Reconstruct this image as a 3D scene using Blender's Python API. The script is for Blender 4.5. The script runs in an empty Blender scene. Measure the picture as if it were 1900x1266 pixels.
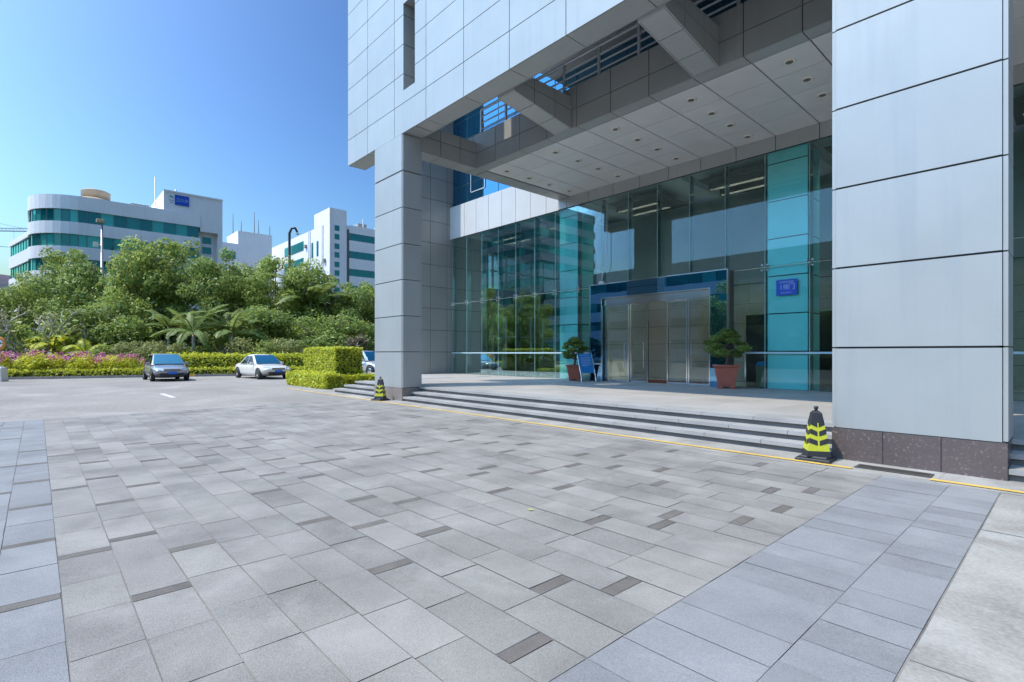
SUN, SKY, SKYP, EXPO = 2.0, .15, (1.0, 4.0, 1.0), 1.2
import bpy, bmesh, math, random
import numpy as np
from mathutils import Vector, Matrix
R = math.radians
rnd = random.Random(7)
sc = bpy.context.scene
col = sc.collection
# ------------------------------------------------------------------ helpers
class MB:
    """collects faces and links them as ONE mesh object"""
    def __init__(s):
        s.v = []; s.f = []; s.m = []; s.t = []; s.s = []
    def face(s, pts, m=0, t=.5, sm=False):
        i = len(s.v); s.v += [tuple(p) for p in pts]
        s.f.append(tuple(range(i, i + len(pts)))); s.m.append(m); s.t.append(t); s.s.append(sm)
    def box(s, x0, x1, y0, y1, z0, z1, m=0, t=.5):
        i = len(s.v)
        s.v += [(x0,y0,z0),(x1,y0,z0),(x1,y1,z0),(x0,y1,z0),(x0,y0,z1),(x1,y0,z1),(x1,y1,z1),(x0,y1,z1)]
        for q in ((0,3,2,1),(4,5,6,7),(0,1,5,4),(1,2,6,5),(2,3,7,6),(3,0,4,7)):
            s.f.append(tuple(i + k for k in q)); s.m.append(m); s.t.append(t); s.s.append(False)
    def frustum(s, a, b, z0, z1, m=0, t=.5, cx=0, cy=0, rot=0, ca=None):
        """square-ish frustum: half sizes a=(x,y) at z0, b at z1"""
        i = len(s.v); c, d = math.cos(rot), math.sin(rot)
        for (hx, hy), z in ((a, z0), (b, z1)):
            for x, y in ((-hx,-hy),(hx,-hy),(hx,hy),(-hx,hy)):
                s.v.append((cx + x*c - y*d, cy + x*d + y*c, z))
        for q in ((0,3,2,1),(4,5,6,7),(0,1,5,4),(1,2,6,5),(2,3,7,6),(3,0,4,7)):
            s.f.append(tuple(i + k for k in q)); s.m.append(m); s.t.append(t); s.s.append(False)
    def tube(s, pts, rad, n=8, m=0, t=.5, cap=True):
        pts = [Vector(p) for p in pts]
        if not isinstance(rad, (list, tuple)): rad = [rad] * len(pts)
        rings = []
        for k, p in enumerate(pts):
            d = (pts[min(k+1, len(pts)-1)] - pts[max(k-1, 0)])
            d = d.normalized() if d.length > 1e-9 else Vector((0,0,1))
            u = d.cross(Vector((0,0,1)))
            if u.length < 1e-3: u = Vector((1,0,0))
            u.normalize(); w = d.cross(u)
            i = len(s.v); rings.append(i)
            for j in range(n):
                a = 2*math.pi*j/n
                s.v.append(tuple(p + (u*math.cos(a) + w*math.sin(a))*rad[k]))
        for k in range(len(pts)-1):
            a, b = rings[k], rings[k+1]
            for j in range(n):
                s.f.append((a+j, a+(j+1)%n, b+(j+1)%n, b+j)); s.m.append(m); s.t.append(t); s.s.append(True)
        if cap:
            for r in (rings[0], rings[-1]):
                s.f.append(tuple(r + j for j in range(n))); s.m.append(m); s.t.append(t); s.s.append(False)
    def lathe(s, prof, n=24, m=0, t=.5, cx=0, cy=0, sm=True):
        i = len(s.v)
        for r, z in prof:
            for j in range(n):
                a = 2*math.pi*j/n
                s.v.append((cx + r*math.cos(a), cy + r*math.sin(a), z))
        for k in range(len(prof)-1):
            for j in range(n):
                s.f.append((i+k*n+j, i+k*n+(j+1)%n, i+(k+1)*n+(j+1)%n, i+(k+1)*n+j)); s.m.append(m); s.t.append(t); s.s.append(sm)
        s.f.append(tuple(i + j for j in range(n))[::-1]); s.m.append(m); s.t.append(t); s.s.append(False)
        k = i + (len(prof)-1)*n
        s.f.append(tuple(k + j for j in range(n))); s.m.append(m); s.t.append(t); s.s.append(False)
    def build(s, name, mats, parent=None, world=True, bevel=0, subd=0):
        me = bpy.data.meshes.new(name)
        off = wloc(parent) if (world and parent) else Vector((0,0,0))
        me.from_pydata([tuple(Vector(p) - off) for p in s.v] if off.length > 0 else s.v, [], s.f)
        if not isinstance(mats, (list, tuple)): mats = [mats]
        for mm in mats: me.materials.append(mm)
        me.polygons.foreach_set('material_index', s.m)
        me.polygons.foreach_set('use_smooth', s.s)
        a = me.attributes.new('v', 'FLOAT', 'FACE'); a.data.foreach_set('value', s.t)
        me.update()
        o = bpy.data.objects.new(name, me); col.objects.link(o)
        if parent: o.parent = parent
        if bevel:
            b = o.modifiers.new('bevel', 'BEVEL'); b.width = bevel; b.segments = 2; b.limit_method = 'ANGLE'; b.angle_limit = R(40)
        if subd:
            b = o.modifiers.new('sub', 'SUBSURF'); b.levels = subd; b.render_levels = subd
        return o
def wloc(o):
    l = Vector((0,0,0))
    while o: l = l + o.location; o = o.parent
    return l
def tag(o, label=None, cat=None, group=None, kind=None):
    if label: o['label'] = label
    if cat: o['category'] = cat
    if group: o['group'] = group
    if kind: o['kind'] = kind
    return o
def thing(name, label, cat, loc=(0,0,0), rz=0, group=None):
    o = bpy.data.objects.new(name, None); col.objects.link(o)
    o.location = loc; o.rotation_euler = (0,0,rz); o.empty_display_size = .2
    return tag(o, label, cat, group)
def dup(root, loc, rz=0, label=None, group=None, scale=None, cat=None):
    def cp(o, p):
        c = o.copy(); col.objects.link(c)
        if p: c.parent = p
        for ch in list(o.children): cp(ch, c)
        return c
    r = cp(root, None); r.location = loc; r.rotation_euler = (0,0,rz)
    if scale: r.scale = scale if isinstance(scale, (tuple, list)) else (scale,)*3
    if label: r['label'] = label
    if group: r['group'] = group
    if cat: r['category'] = cat
    return r
# camera maths, used only to turn directions seen into plan positions
F = 963.7; A = math.atan2(882, F); S_, C_ = math.sin(A), math.cos(A); EYE = 1.6
def W(u, d):
    l = (u - 950)/F*d
    return (-C_*d + S_*l, S_*d + C_*l)
def ground(u, v):
    return W(u, EYE*F/(v - 655))
# ------------------------------------------------------------------ materials
def N(nt, t, **k):
    n = nt.nodes.new(t)
    for a, b in k.items(): setattr(n, a, b)
    return n
def mat(name, base, rough=.6, metal=0, n1=(3, .0), n2=(60, .0), tint=0, spec=.5, bump=0, bscale=80, coat=0, stain=None, hue=0, dust=None):
    """procedural Principled: two noise octaves and a per-face value vary the base colour"""
    m = bpy.data.materials.new(name); m.use_nodes = True; nt = m.node_tree
    p = nt.nodes['Principled BSDF']; L = nt.links.new
    p.inputs['Roughness'].default_value = rough; p.inputs['Metallic'].default_value = metal
    p.inputs['Specular IOR Level'].default_value = spec; p.inputs['Coat Weight'].default_value = coat
    tc = N(nt, 'ShaderNodeTexCoord'); at = N(nt, 'ShaderNodeAttribute', attribute_name='v')
    val = None
    def addv(sock, amp):
        nonlocal val
        mm = N(nt, 'ShaderNodeMath', operation='MULTIPLY_ADD'); L(sock, mm.inputs[0]); mm.inputs[1].default_value = amp
        if val is None: mm.inputs[2].default_value = 1 - amp*.5
        else:
            sb = N(nt, 'ShaderNodeMath', operation='SUBTRACT'); L(val, sb.inputs[0]); sb.inputs[1].default_value = amp*.5
            L(sb.outputs[0], mm.inputs[2])
        val = mm.outputs[0]
    for sc_, amp in (n1, n2):
        if amp:
            n = N(nt, 'ShaderNodeTexNoise'); n.inputs['Scale'].default_value = sc_; n.inputs['Detail'].default_value = 5
            L(tc.outputs['Object'], n.inputs['Vector'])
            r = N(nt, 'ShaderNodeMapRange'); r.inputs[1].default_value = .3; r.inputs[2].default_value = .7; L(n.outputs[0], r.inputs[0])
            addv(r.outputs[0], amp)
    if tint: addv(at.outputs['Fac'], tint)
    hs = N(nt, 'ShaderNodeHueSaturation'); hs.inputs['Color'].default_value = (*base, 1)
    if val is not None: L(val, hs.inputs['Value'])
    if hue:
        mh = N(nt, 'ShaderNodeMath', operation='MULTIPLY_ADD'); wn = N(nt, 'ShaderNodeMath', operation='FRACT'); ml = N(nt, 'ShaderNodeMath', operation='MULTIPLY')
        ml.inputs[1].default_value = 7.13; L(at.outputs['Fac'], ml.inputs[0]); L(ml.outputs[0], wn.inputs[0]); L(wn.outputs[0], mh.inputs[0])
        mh.inputs[1].default_value = hue; mh.inputs[2].default_value = .5 - hue/2; L(mh.outputs[0], hs.inputs['Hue'])
    out = hs.outputs[0]
    if dust:    # pale worn patches and blotches: (colour, scale, amount)
        n = N(nt, 'ShaderNodeTexNoise'); n.inputs['Scale'].default_value = dust[1]; n.inputs['Detail'].default_value = 9; n.inputs['Roughness'].default_value = .68; n.inputs['Distortion'].default_value = .6
        L(tc.outputs['Object'], n.inputs['Vector'])
        r = N(nt, 'ShaderNodeMapRange'); r.inputs[1].default_value = .50; r.inputs[2].default_value = .72; r.inputs[4].default_value = dust[2]; L(n.outputs[0], r.inputs[0])
        mx = N(nt, 'ShaderNodeMix', data_type='RGBA'); L(r.outputs[0], mx.inputs[0]); L(out, mx.inputs[6]); mx.inputs[7].default_value = (*dust[0], 1); out = mx.outputs[2]
    if stain:   # vertical rain streaks (dirt that stays where it is): (colour, amount)
        mp = N(nt, 'ShaderNodeMapping'); mp.inputs['Scale'].default_value = (7, 7, .35); L(tc.outputs['Object'], mp.inputs[0])
        n = N(nt, 'ShaderNodeTexNoise'); n.inputs['Scale'].default_value = 1; n.inputs['Detail'].default_value = 6; L(mp.outputs[0], n.inputs['Vector'])
        r = N(nt, 'ShaderNodeMapRange'); r.inputs[1].default_value = .52; r.inputs[2].default_value = .75; r.inputs[4].default_value = stain[1]; L(n.outputs[0], r.inputs[0])
        mx = N(nt, 'ShaderNodeMix', data_type='RGBA'); L(r.outputs[0], mx.inputs[0]); L(out, mx.inputs[6]); mx.inputs[7].default_value = (*stain[0], 1)
        out = mx.outputs[2]
    L(out, p.inputs['Base Color'])
    if bump:
        n = N(nt, 'ShaderNodeTexNoise'); n.inputs['Scale'].default_value = bscale; n.inputs['Detail'].default_value = 4
        L(tc.outputs['Object'], n.inputs['Vector']); b = N(nt, 'ShaderNodeBump'); b.inputs['Strength'].default_value = bump; b.inputs['Distance'].default_value = .01
        L(n.outputs[0], b.inputs['Height']); L(b.outputs[0], p.inputs['Normal'])
    return m
def glassmat(name, tint, base=.08, k=1.0, refl=(.92,1,1), ior=1.5):
    m = bpy.data.materials.new(name); m.use_nodes = True; nt = m.node_tree; nt.nodes.clear(); L = nt.links.new
    o = N(nt, 'ShaderNodeOutputMaterial'); mx = N(nt, 'ShaderNodeMixShader'); t = N(nt, 'ShaderNodeBsdfTransparent'); g = N(nt, 'ShaderNodeBsdfGlossy')
    t.inputs[0].default_value = (*tint, 1); g.inputs[0].default_value = (*refl, 1); g.inputs['Roughness'].default_value = .004
    f = N(nt, 'ShaderNodeFresnel'); f.inputs[0].default_value = ior
    ma = N(nt, 'ShaderNodeMath', operation='MULTIPLY_ADD', use_clamp=True); ma.inputs[1].default_value = k; ma.inputs[2].default_value = base
    L(f.outputs[0], ma.inputs[0]); L(ma.outputs[0], mx.inputs[0]); L(t.outputs[0], mx.inputs[1]); L(g.outputs[0], mx.inputs[2]); L(mx.outputs[0], o.inputs[0])
    return m
def mirrormat(name, body, refl, base=.25, k=1.0, rough=.02, wav=0, body2=None):
    """opaque coated glass: dark coloured body below a tinted mirror coat"""
    m = bpy.data.materials.new(name); m.use_nodes = True; nt = m.node_tree; nt.nodes.clear(); L = nt.links.new
    o = N(nt, 'ShaderNodeOutputMaterial'); mx = N(nt, 'ShaderNodeMixShader'); t = N(nt, 'ShaderNodeBsdfDiffuse'); g = N(nt, 'ShaderNodeBsdfGlossy')
    t.inputs[0].default_value = (*body, 1); g.inputs[0].default_value = (*refl, 1); g.inputs['Roughness'].default_value = rough
    if body2:
        at = N(nt, 'ShaderNodeAttribute', attribute_name='v'); mb = N(nt, 'ShaderNodeMix', data_type='RGBA'); cr_ = N(nt, 'ShaderNodeMapRange'); cr_.inputs[1].default_value = .45; cr_.inputs[2].default_value = .95
        L(at.outputs['Fac'], cr_.inputs[0]); L(cr_.outputs[0], mb.inputs[0]); mb.inputs[6].default_value = (*body, 1); mb.inputs[7].default_value = (*body2, 1); L(mb.outputs[2], t.inputs[0])
    f = N(nt, 'ShaderNodeFresnel'); f.inputs[0].default_value = 1.5
    ma = N(nt, 'ShaderNodeMath', operation='MULTIPLY_ADD', use_clamp=True); ma.inputs[1].default_value = k; ma.inputs[2].default_value = base
    if wav:
        tc = N(nt, 'ShaderNodeTexCoord'); n = N(nt, 'ShaderNodeTexNoise'); n.inputs['Scale'].default_value = .7; L(tc.outputs['Object'], n.inputs['Vector'])
        b = N(nt, 'ShaderNodeBump'); b.inputs['Strength'].default_value = wav; b.inputs['Distance'].default_value = .05; L(n.outputs[0], b.inputs['Height']); L(b.outputs[0], g.inputs['Normal'])
    L(f.outputs[0], ma.inputs[0]); L(ma.outputs[0], mx.inputs[0]); L(t.outputs[0], mx.inputs[1]); L(g.outputs[0], mx.inputs[2]); L(mx.outputs[0], o.inputs[0])
    return m
def leafmat(name, dark, light, trans=.42):
    m = bpy.data.materials.new(name); m.use_nodes = True; nt = m.node_tree; nt.nodes.clear(); L = nt.links.new
    o = N(nt, 'ShaderNodeOutputMaterial'); at = N(nt, 'ShaderNodeAttribute', attribute_name='v')
    mx = N(nt, 'ShaderNodeMix', data_type='RGBA'); L(at.outputs['Fac'], mx.inputs[0]); mx.inputs[6].default_value = (*dark, 1); mx.inputs[7].default_value = (*light, 1)
    p = N(nt, 'ShaderNodeBsdfPrincipled'); p.inputs['Roughness'].default_value = .45; p.inputs['Specular IOR Level'].default_value = .4
    L(mx.outputs[2], p.inputs['Base Color'])
    tr = N(nt, 'ShaderNodeBsdfTranslucent'); hs = N(nt, 'ShaderNodeHueSaturation'); hs.inputs['Value'].default_value = 1.35; hs.inputs['Hue'].default_value = .48
    L(mx.outputs[2], hs.inputs['Color']); L(hs.outputs[0], tr.inputs[0])
    ms = N(nt, 'ShaderNodeMixShader'); ms.inputs[0].default_value = trans
    L(p.outputs[0], ms.inputs[1]); L(tr.outputs[0], ms.inputs[2]); L(ms.outputs[0], o.inputs[0])
    return m
M = {}
M['silver'] = mat('silver_panel', (.405,.42,.415), .38, .2, (1.2,.08), (40,.03), .08, .35, stain=((.31,.34,.37), .32))
M['joint'] = mat('joint_seal', (.035,.04,.045), .8, 0, (5,.3))
M['white_panel'] = mat('white_panel', (.62,.63,.64), .4, .05, (2,.05), (40,.03), .04, stain=((.5,.52,.55), .3))
M['soffit'] = mat('soffit_panel', (.78,.78,.77), .45, .15, (1.5,.08), (50,.03), .07)
M['granite_dark'] = None
M['step'] = mat('step_granite', (.335,.325,.315), .7, 0, (1.3,.25), (90,.22), .12, bump=.25)
M['platform'] = mat('platform_granite', (.385,.365,.345), .62, 0, (.8,.18), (90,.16), .14, bump=.15)
M['paver'] = mat('paver', (.24,.224,.208), .75, 0, (1.1,.46), (110,.36), .36, bump=.4, bscale=140, hue=.035, dust=((.40,.38,.355), 1.5, .4))
M['paver_blue'] = mat('paver_border', (.222,.222,.230), .7, 0, (1.4,.26), (110,.34), .2, bump=.4, bscale=140, dust=((.34,.335,.33), 1.7, .35))
M['insert'] = mat('paver_insert', (.135,.12,.108), .85, 0, (6,.3), (120,.3), .25, bump=.4)
M['cement'] = mat('cement_smear', (.285,.275,.26), .9, 0, (14,.5), (60,.4))
M['mortar'] = mat('paver_joint', (.20,.188,.174), .9, 0, (1.2,.8), (40,.3))
M['concrete'] = mat('concrete', (.30,.28,.255), .85, 0, (1.3,.42), (35,.3), 0, bump=.4, bscale=60, dust=((.46,.45,.43), 1.1, .75))
M['asphalt'] = mat('pale_asphalt', (.27,.245,.225), .9, 0, (.22,.36), (9,.24), 0, bump=.4, bscale=50, dust=((.40,.38,.36), .35, .7))
M['soil'] = mat('soil', (.07,.075,.035), .95, 0, (.8,.6), (20,.5), 0, bump=.6, bscale=20)
M['yellow'] = mat('yellow_road_paint', (.66,.43,.09), .7, 0, (4,.3), (50,.25))
M['white_paint'] = mat('white_road_paint', (.62,.61,.6), .7, 0, (4,.3), (50,.2))
M['smear'] = mat('pale_patch', (.36,.35,.335), .8, 0, (4,.35), (50,.25))
M['kerb'] = mat('kerb_stone', (.30,.28,.26), .8, 0, (2,.4), (40,.3), .15)
M['chrome'] = mat('chrome', (.72,.72,.72), .12, 1, (2,.05))
M['steel'] = mat('painted_rail', (.74,.79,.84), .35, .4, (3,.1))
M['teal_col'] = mat('column_teal_panel', (.23,.74,.76), .3, .15, (1.2,.08), (40,.03), .06)
M['ceil'] = mat('lobby_ceiling', (.72,.74,.72), .6, 0, (1,.1))
M['marble'] = mat('lobby_marble', (.46,.38,.30), .25, 0, (.9,.2), (9,.12), .14)
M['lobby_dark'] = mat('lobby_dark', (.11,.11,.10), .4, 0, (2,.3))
M['lobby_floor'] = mat('lobby_floor', (.5,.49,.46), .12, 0, (1,.15), (30,.05))
M['lamp'] = bpy.data.materials.new('lobby_fill'); M['lamp'].use_nodes = True
_p = M['lamp'].node_tree.nodes['Principled BSDF']; _p.inputs['Emission Color'].default_value = (1, .93, .82, 1); _p.inputs['Emission Strength'].default_value = 6  # added fill glow that brightens the lobby
M['redmat'] = mat('door_mat', (.17,.045,.025), .95, 0, (12,.4))
M['black'] = mat('black_rubber', (.022,.024,.028), .55, 0, (8,.3))
M['cone_y'] = mat('cone_yellow', (.52,.53,.03), .4, 0, (12,.12))
M['terracotta'] = mat('terracotta_plastic', (.43,.115,.07), .45, 0, (5,.2), (40,.1))
M['bark'] = mat('bark', (.17,.13,.095), .9, 0, (5,.6), (30,.4), bump=.6, bscale=25)
M['bark_pale'] = mat('pale_bark', (.55,.51,.45), .85, 0, (5,.5), (30,.3), bump=.5, bscale=25)
M['bldg'] = mat('white_building_tile', (.78,.78,.80), .6, 0, (.25,.08), (8,.06), .05, stain=((.5,.5,.53), .35))
M['bldg_side'] = M['bldg']
M['tan'] = mat('tan_tank', (.46,.36,.25), .7, 0, (1,.25))
M['green_glass'] = mirrormat('green_window_glass', (.004,.09,.09), (.35,.9,.85), .08, .7, .03, 0, (.06,.42,.36))
M['wframe'] = mat('window_bar', (.10,.2,.2), .5)
M['blue_glass'] = mirrormat('blue_curtain_glass', (.003,.035,.075), (.25,.6,.95), .30, .9, .015, .12)
M['portal_glass'] = mirrormat('portal_blue_glass', (.002,.02,.05), (.28,.62,.92), .5, .7, .01, .03)
M['glass'] = glassmat('lobby_glass', (.87,.975,.965), .012, .5)
M['door_glass'] = glassmat('door_glass', (.92,.965,.955), .01, .9)
M['frost'] = mat('frosted_strip', (.45,.62,.68), .4)
M['blue_sign'] = mat('blue_sign', (.003,.07,.50), .35)
M['blue_panel'] = mat('blue_notice', (.015,.24,.62), .3, 0, (6,.15))
M['sign_text'] = mat('sign_text', (.35,.5,.85), .4)
M['logo_green'] = mat('logo_green', (.15,.4,.42), .5)
M['paint_grey'] = mat('car_grey', (.36,.37,.41), .25, .35, (3,.05), coat=.8)
M['paint_white'] = mat('car_white', (.74,.72,.67), .25, 0, (3,.05), coat=.8)
M['paint_silver'] = mat('car_silver', (.55,.57,.62), .25, .4, (3,.05), coat=.8)
M['car_glass'] = mirrormat('car_glass', (.004,.08,.13), (.35,.8,1.0), .35, .9, .02)
M['side_glass'] = mirrormat('car_side_glass', (.006,.008,.01), (.6,.65,.7), .05, .8, .02)
M['lens'] = mat('lamp_lens', (.62,.66,.7), .1, .3)
M['plate'] = mat('blue_plate', (.02,.16,.62), .4)
M['leaf_a'] = leafmat('leaf_mid', (.065,.12,.028), (.46,.57,.14))
M['leaf_b'] = leafmat('leaf_deep', (.05,.10,.026), (.38,.50,.13))
M['leaf_c'] = leafmat('leaf_yellow', (.27,.33,.03), (.74,.78,.09))
M['leaf_d'] = leafmat('leaf_olive', (.14,.165,.05), (.38,.42,.17))
M['leaf_bonsai'] = leafmat('leaf_bonsai', (.05,.11,.02), (.30,.40,.09), .35)
M['leaf_palm'] = leafmat('leaf_palm', (.09,.15,.03), (.30,.38,.11))
M['leaf_dry'] = leafmat('leaf_dry', (.12,.095,.06), (.30,.25,.17), .15)
M['petal'] = leafmat('petal', (.42,.06,.20), (.75,.30,.50), .3)
M['orange'] = mat('orange_rim', (.62,.24,.04), .5)
M['mirror'] = mat('mirror_face', (.8,.8,.8), .05, 1)
M['grate'] = mat('drain_iron', (.09,.08,.07), .7, .3, (8,.5))
M['pole'] = mat('pole_grey', (.35,.36,.37), .4, .3, (3,.1))
M['pole_black'] = mat('pole_dark', (.04,.05,.06), .5, .2)
M['haze_bldg'] = mat('pink_haze_block', (.50,.42,.43), .8, 0, (.1,.1))  # pinkish haze put into the block's base colour
def speckle(name, c0, c1, c2, scale):
    m = mat(name, c0, .28, 0, (1.2,.2)); nt = m.node_tree; L = nt.links.new; p = nt.nodes['Principled BSDF']
    src = p.inputs['Base Color'].links[0].from_socket
    tc = N(nt, 'ShaderNodeTexCoord'); n = N(nt, 'ShaderNodeTexNoise'); n.inputs['Scale'].default_value = scale; n.inputs['Detail'].default_value = 6; n.inputs['Roughness'].default_value = .75
    L(tc.outputs['Object'], n.inputs['Vector'])
    for (a, b, c) in ((.56,.66,c1), (.36,.30,c2)):
        r = N(nt, 'ShaderNodeMapRange'); r.inputs[1].default_value = a; r.inputs[2].default_value = b; L(n.outputs[0], r.inputs[0])
        x = N(nt, 'ShaderNodeMix', data_type='RGBA'); L(r.outputs[0], x.inputs[0]); L(src, x.inputs[6]); x.inputs[7].default_value = (*c, 1); src = x.outputs[2]
    L(src, p.inputs['Base Color']); return m
M['granite_dark'] = speckle('dark_granite', (.115,.092,.09), (.27,.215,.195), (.035,.03,.03), 26)
M['granite_pale'] = speckle('pale_granite', (.24,.205,.195), (.36,.31,.29), (.11,.09,.09), 30)
# ------------------------------------------------------------------ setting: ground, drive, paving, steps
def sheet(name, x0, x1, y0, y1, z, m):
    b = MB(); b.face([(x0,y0,z),(x1,y0,z),(x1,y1,z),(x0,y1,z)]); o = b.build(name, m); o['kind'] = 'structure'; return o
sheet('ground', -900, 900, -900, 900, -.03, M['concrete'])
sheet('driveway', -46, -16.8, -40, 60, 0, M['asphalt'])
sheet('pavement', -.60, 30, -14, 8.9, 0, M['concrete'])
sheet('lane', -16.8, 30, -40, -14, -.006, M['asphalt'])
# paving: rows 0.333 wide running along X, with thin dark slips between some slabs
P1 = [(720,865),(585,620),(375,693),(860,660),(495,468),(290,405),(620,390),(435,357),(400,287),(500,247),(370,228),(250,257),(125,237),(125,297),(120,375),(125,487),(115,652),(135,915),(900,260),(810,210),(950,220),(965,177),(1070,225),(1095,188),(740,168),(1015,327),(1195,343),(1165,422),(1200,277),(1360,290),(1365,352),(1590,455),(1390,552),(1630,570),(1490,210)]
P2 = [(900,1115),(1320,845),(1015,835),(290,755),(195,568),(480,600),(145,453),(360,462),(760,420),(1045,405),(1200,552),(1530,528),(1490,573),(920,338),(660,345),(700,317),(450,328),(430,252),(220,260),(205,222),(425,217),(830,235),(890,203),(755,198),(800,170),(600,188),(665,162),(1165,250),(1130,295),(1315,303),(1320,258),(1520,315),(1525,372),(1545,238),(415,148)]
P3 = [(85,150),(640,187),(835,190),(705,275),(450,360),(90,85),(565,65)]
slips = {}
def addslip(u, v):
    x, y = ground(u, v); r = math.floor((y - .12)/.3333); slips.setdefault(r, []).append(x)
for a, b in P1: addslip(a/2.407, 740 + b/2.407)
for a, b in P2: addslip(600 + a/2.407, 740 + b/2.407)
for a, b in P3: addslip(1200 + a/2.714, 840 + b/2.714)
pr = random.Random(3)
b = MB(); XL, XR = -16.8, -1.735; g = .002
for r in range(-42, 24):
    y0 = .12 + .3333*r; y1 = y0 + .3333
    if r >= 24: continue
    xs = sorted(slips.get(r, []))
    if r < -1 or not xs or r > 12:
        x = XL + pr.random()*2
        while x < XR - .5:
            if r < -1 or (pr.random() < .3 and x < -6.5): xs.append(x)
            x += pr.choice((1.25, 1.9, 2.5, 3.2))
        xs.sort()
    blue = 1 if r < 0 else 0
    x = XL; segs = []
    for sx in xs + [None]:
        e = XR if sx is None else sx - .055
        n = max(1, round((e - x)/.62)) if e - x > .12 else 1
        if e > x + .02:
            st = (e - x)/n
            for k in range(n): segs.append((x + k*st, x + (k+1)*st, blue))
        if sx is not None:
            x = max(x, sx - .055); segs.append((x, sx + .055, 2)); x = sx + .055
    rowt = pr.random()*.3
    for a0, a1, mi in segs:
        z = .006 + pr.uniform(-.0015, .0015)
        j = lambda: pr.uniform(-.0015, .0035)
        b.face([(a0+g+j(),y0+g+j(),z),(a1-g-j(),y0+g+j(),z),(a1-g-j(),y1-g-j(),z),(a0+g+j(),y1-g-j(),z)], mi, .7*pr.random() + rowt)
for (a, c, off) in ((-1.735, -1.056, 0), (-1.056, -.61, .1)):
    y = -14 + off
    while y < 8.1:
        z = .006 + pr.uniform(-.0015, .0015); y1 = min(y + .31, 8.12)
        b.face([(a+g,y+g,z),(c-g,y+g,z),(c-g,y1-g,z),(a+g,y1-g,z)], 1, pr.random()); y += .31
o = b.build('paving', [M['paver'], M['paver_blue'], M['insert'], M['cement']]); o['kind'] = 'structure'
sheet('paving_bed', -16.8, -.60, -14, 8.12, 0, M['mortar'])
b = MB(); x = -24
while x < 30:   # plain stone margin between the slabs and the steps
    b.face([(x+g,8.125,.004),(x+1.2-g,8.125,.004),(x+1.2-g,9.2,.004),(x+g,9.2,.004)], 0, pr.random()); x += 1.2
o = b.build('pavement', M['concrete']); o['kind'] = 'structure'
def line(name, x0, x1, y0, y1, z, m):
    b = MB(); x = x0
    while x < x1 - .01:
        e = min(x + 1.5, x1); b.face([(x,y0,z),(e,y0,z),(e,y1,z),(x,y1,z)], 0, pr.random()); x = e
    o = b.build(name, m); o['kind'] = 'structure'
line('yellow_line', -24, -2.12, 8.24, 8.34, .013, M['yellow'])
line('yellow_line', -1.27, 14, 8.24, 8.34, .013, M['yellow'])
line('white_dash', -24.2, -21.8, 3.52, 3.68, .008, M['white_paint'])
for yy in (-9.5, -5.0, -.6, 3.35, 6.3):
    line('pavement_joint', -.6, 9, yy, yy + .014, .004, M['mortar'])
for xx in (2.6, 5.8):
    b = MB(); b.face([(xx,-14,.004),(xx+.014,-14,.004),(xx+.014,8.1,.004),(xx,8.1,.004)]); o = b.build('pavement_joint', M['mortar']); o['kind'] = 'structure'
# platform and three steps with overhanging slabs
b = MB()
YS = (8.99, 9.32, 9.65); XP0, XP1 = -20.6, 16
for k, y in enumerate(YS):
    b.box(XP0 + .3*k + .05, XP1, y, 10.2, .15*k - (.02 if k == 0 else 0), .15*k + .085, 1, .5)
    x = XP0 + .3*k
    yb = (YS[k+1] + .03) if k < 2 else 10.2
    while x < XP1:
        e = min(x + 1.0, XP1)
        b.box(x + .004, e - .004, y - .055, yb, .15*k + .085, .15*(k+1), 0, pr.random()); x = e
o = b.build('steps', [M['step'], mat('step_riser_shade', (.17,.16,.155), .8, 0, (2,.3), (80,.2))]); o['kind'] = 'structure'  # risers darker: shade under the slab overhang put into their colour
b = MB(); b.box(XP0 + .7, XP1, 10.2, 17.4, 0, .440, 1)
y = 10.2
while y < 17.3:
    e = min(y + .8, 17.4); x = XP0 + .62 + pr.random()*.5
    while x < XP1:
        f_ = min(x + 1.2, XP1); z = .450 + pr.uniform(-.001,.001)
        b.face([(x+g,y+g,z),(f_-g,y+g,z),(f_-g,e-g,z),(x+g,e-g,z)], 0, pr.random()); x = f_
    y = e
o = b.build('platform', [M['platform'], M['mortar']]); o['kind'] = 'structure'
b = MB(); b.box(-28, XP0 + .698, 12.0, 17.4, 0, .446); o = b.build('platform', M['platform']); o['kind'] = 'structure'
# kerb and planted verge across the drive
K0 = Vector((-43.3, -1.6, 0)); KD = Vector((5.0, 15.5, 0)).normalized(); KN = Vector((-KD.y, KD.x, 0))
def kp(t, n=0, z=0): p = K0 + KD*t + KN*n; return (p.x, p.y, z)
b = MB(); t = -24
while t < 34:
    e = t + 1.0
    q = [kp(t+.006), kp(e-.006), kp(e-.006,.16), kp(t+.006,.16)]
    top = [(p[0],p[1],.15) for p in q]
    mi = 1 if 7.2 < t < 10 else 0
    b.face(top, mi, pr.random()); b.face([q[0],q[1],top[1],top[0]], mi, pr.random()); b.face([q[1],q[2],top[2],top[1]], 0); b.face([q[3],q[0],top[0],top[3]], 0)
    t = e
o = b.build('kerb', [M['kerb'], M['yellow']]); o['kind'] = 'structure'
b = MB(); b.face([kp(-60,.15,.12), kp(90,.15,.12), kp(90,60,.12), kp(-60,60,.12)]); o = b.build('verge', M['soil']); o['kind'] = 'structure'
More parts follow.
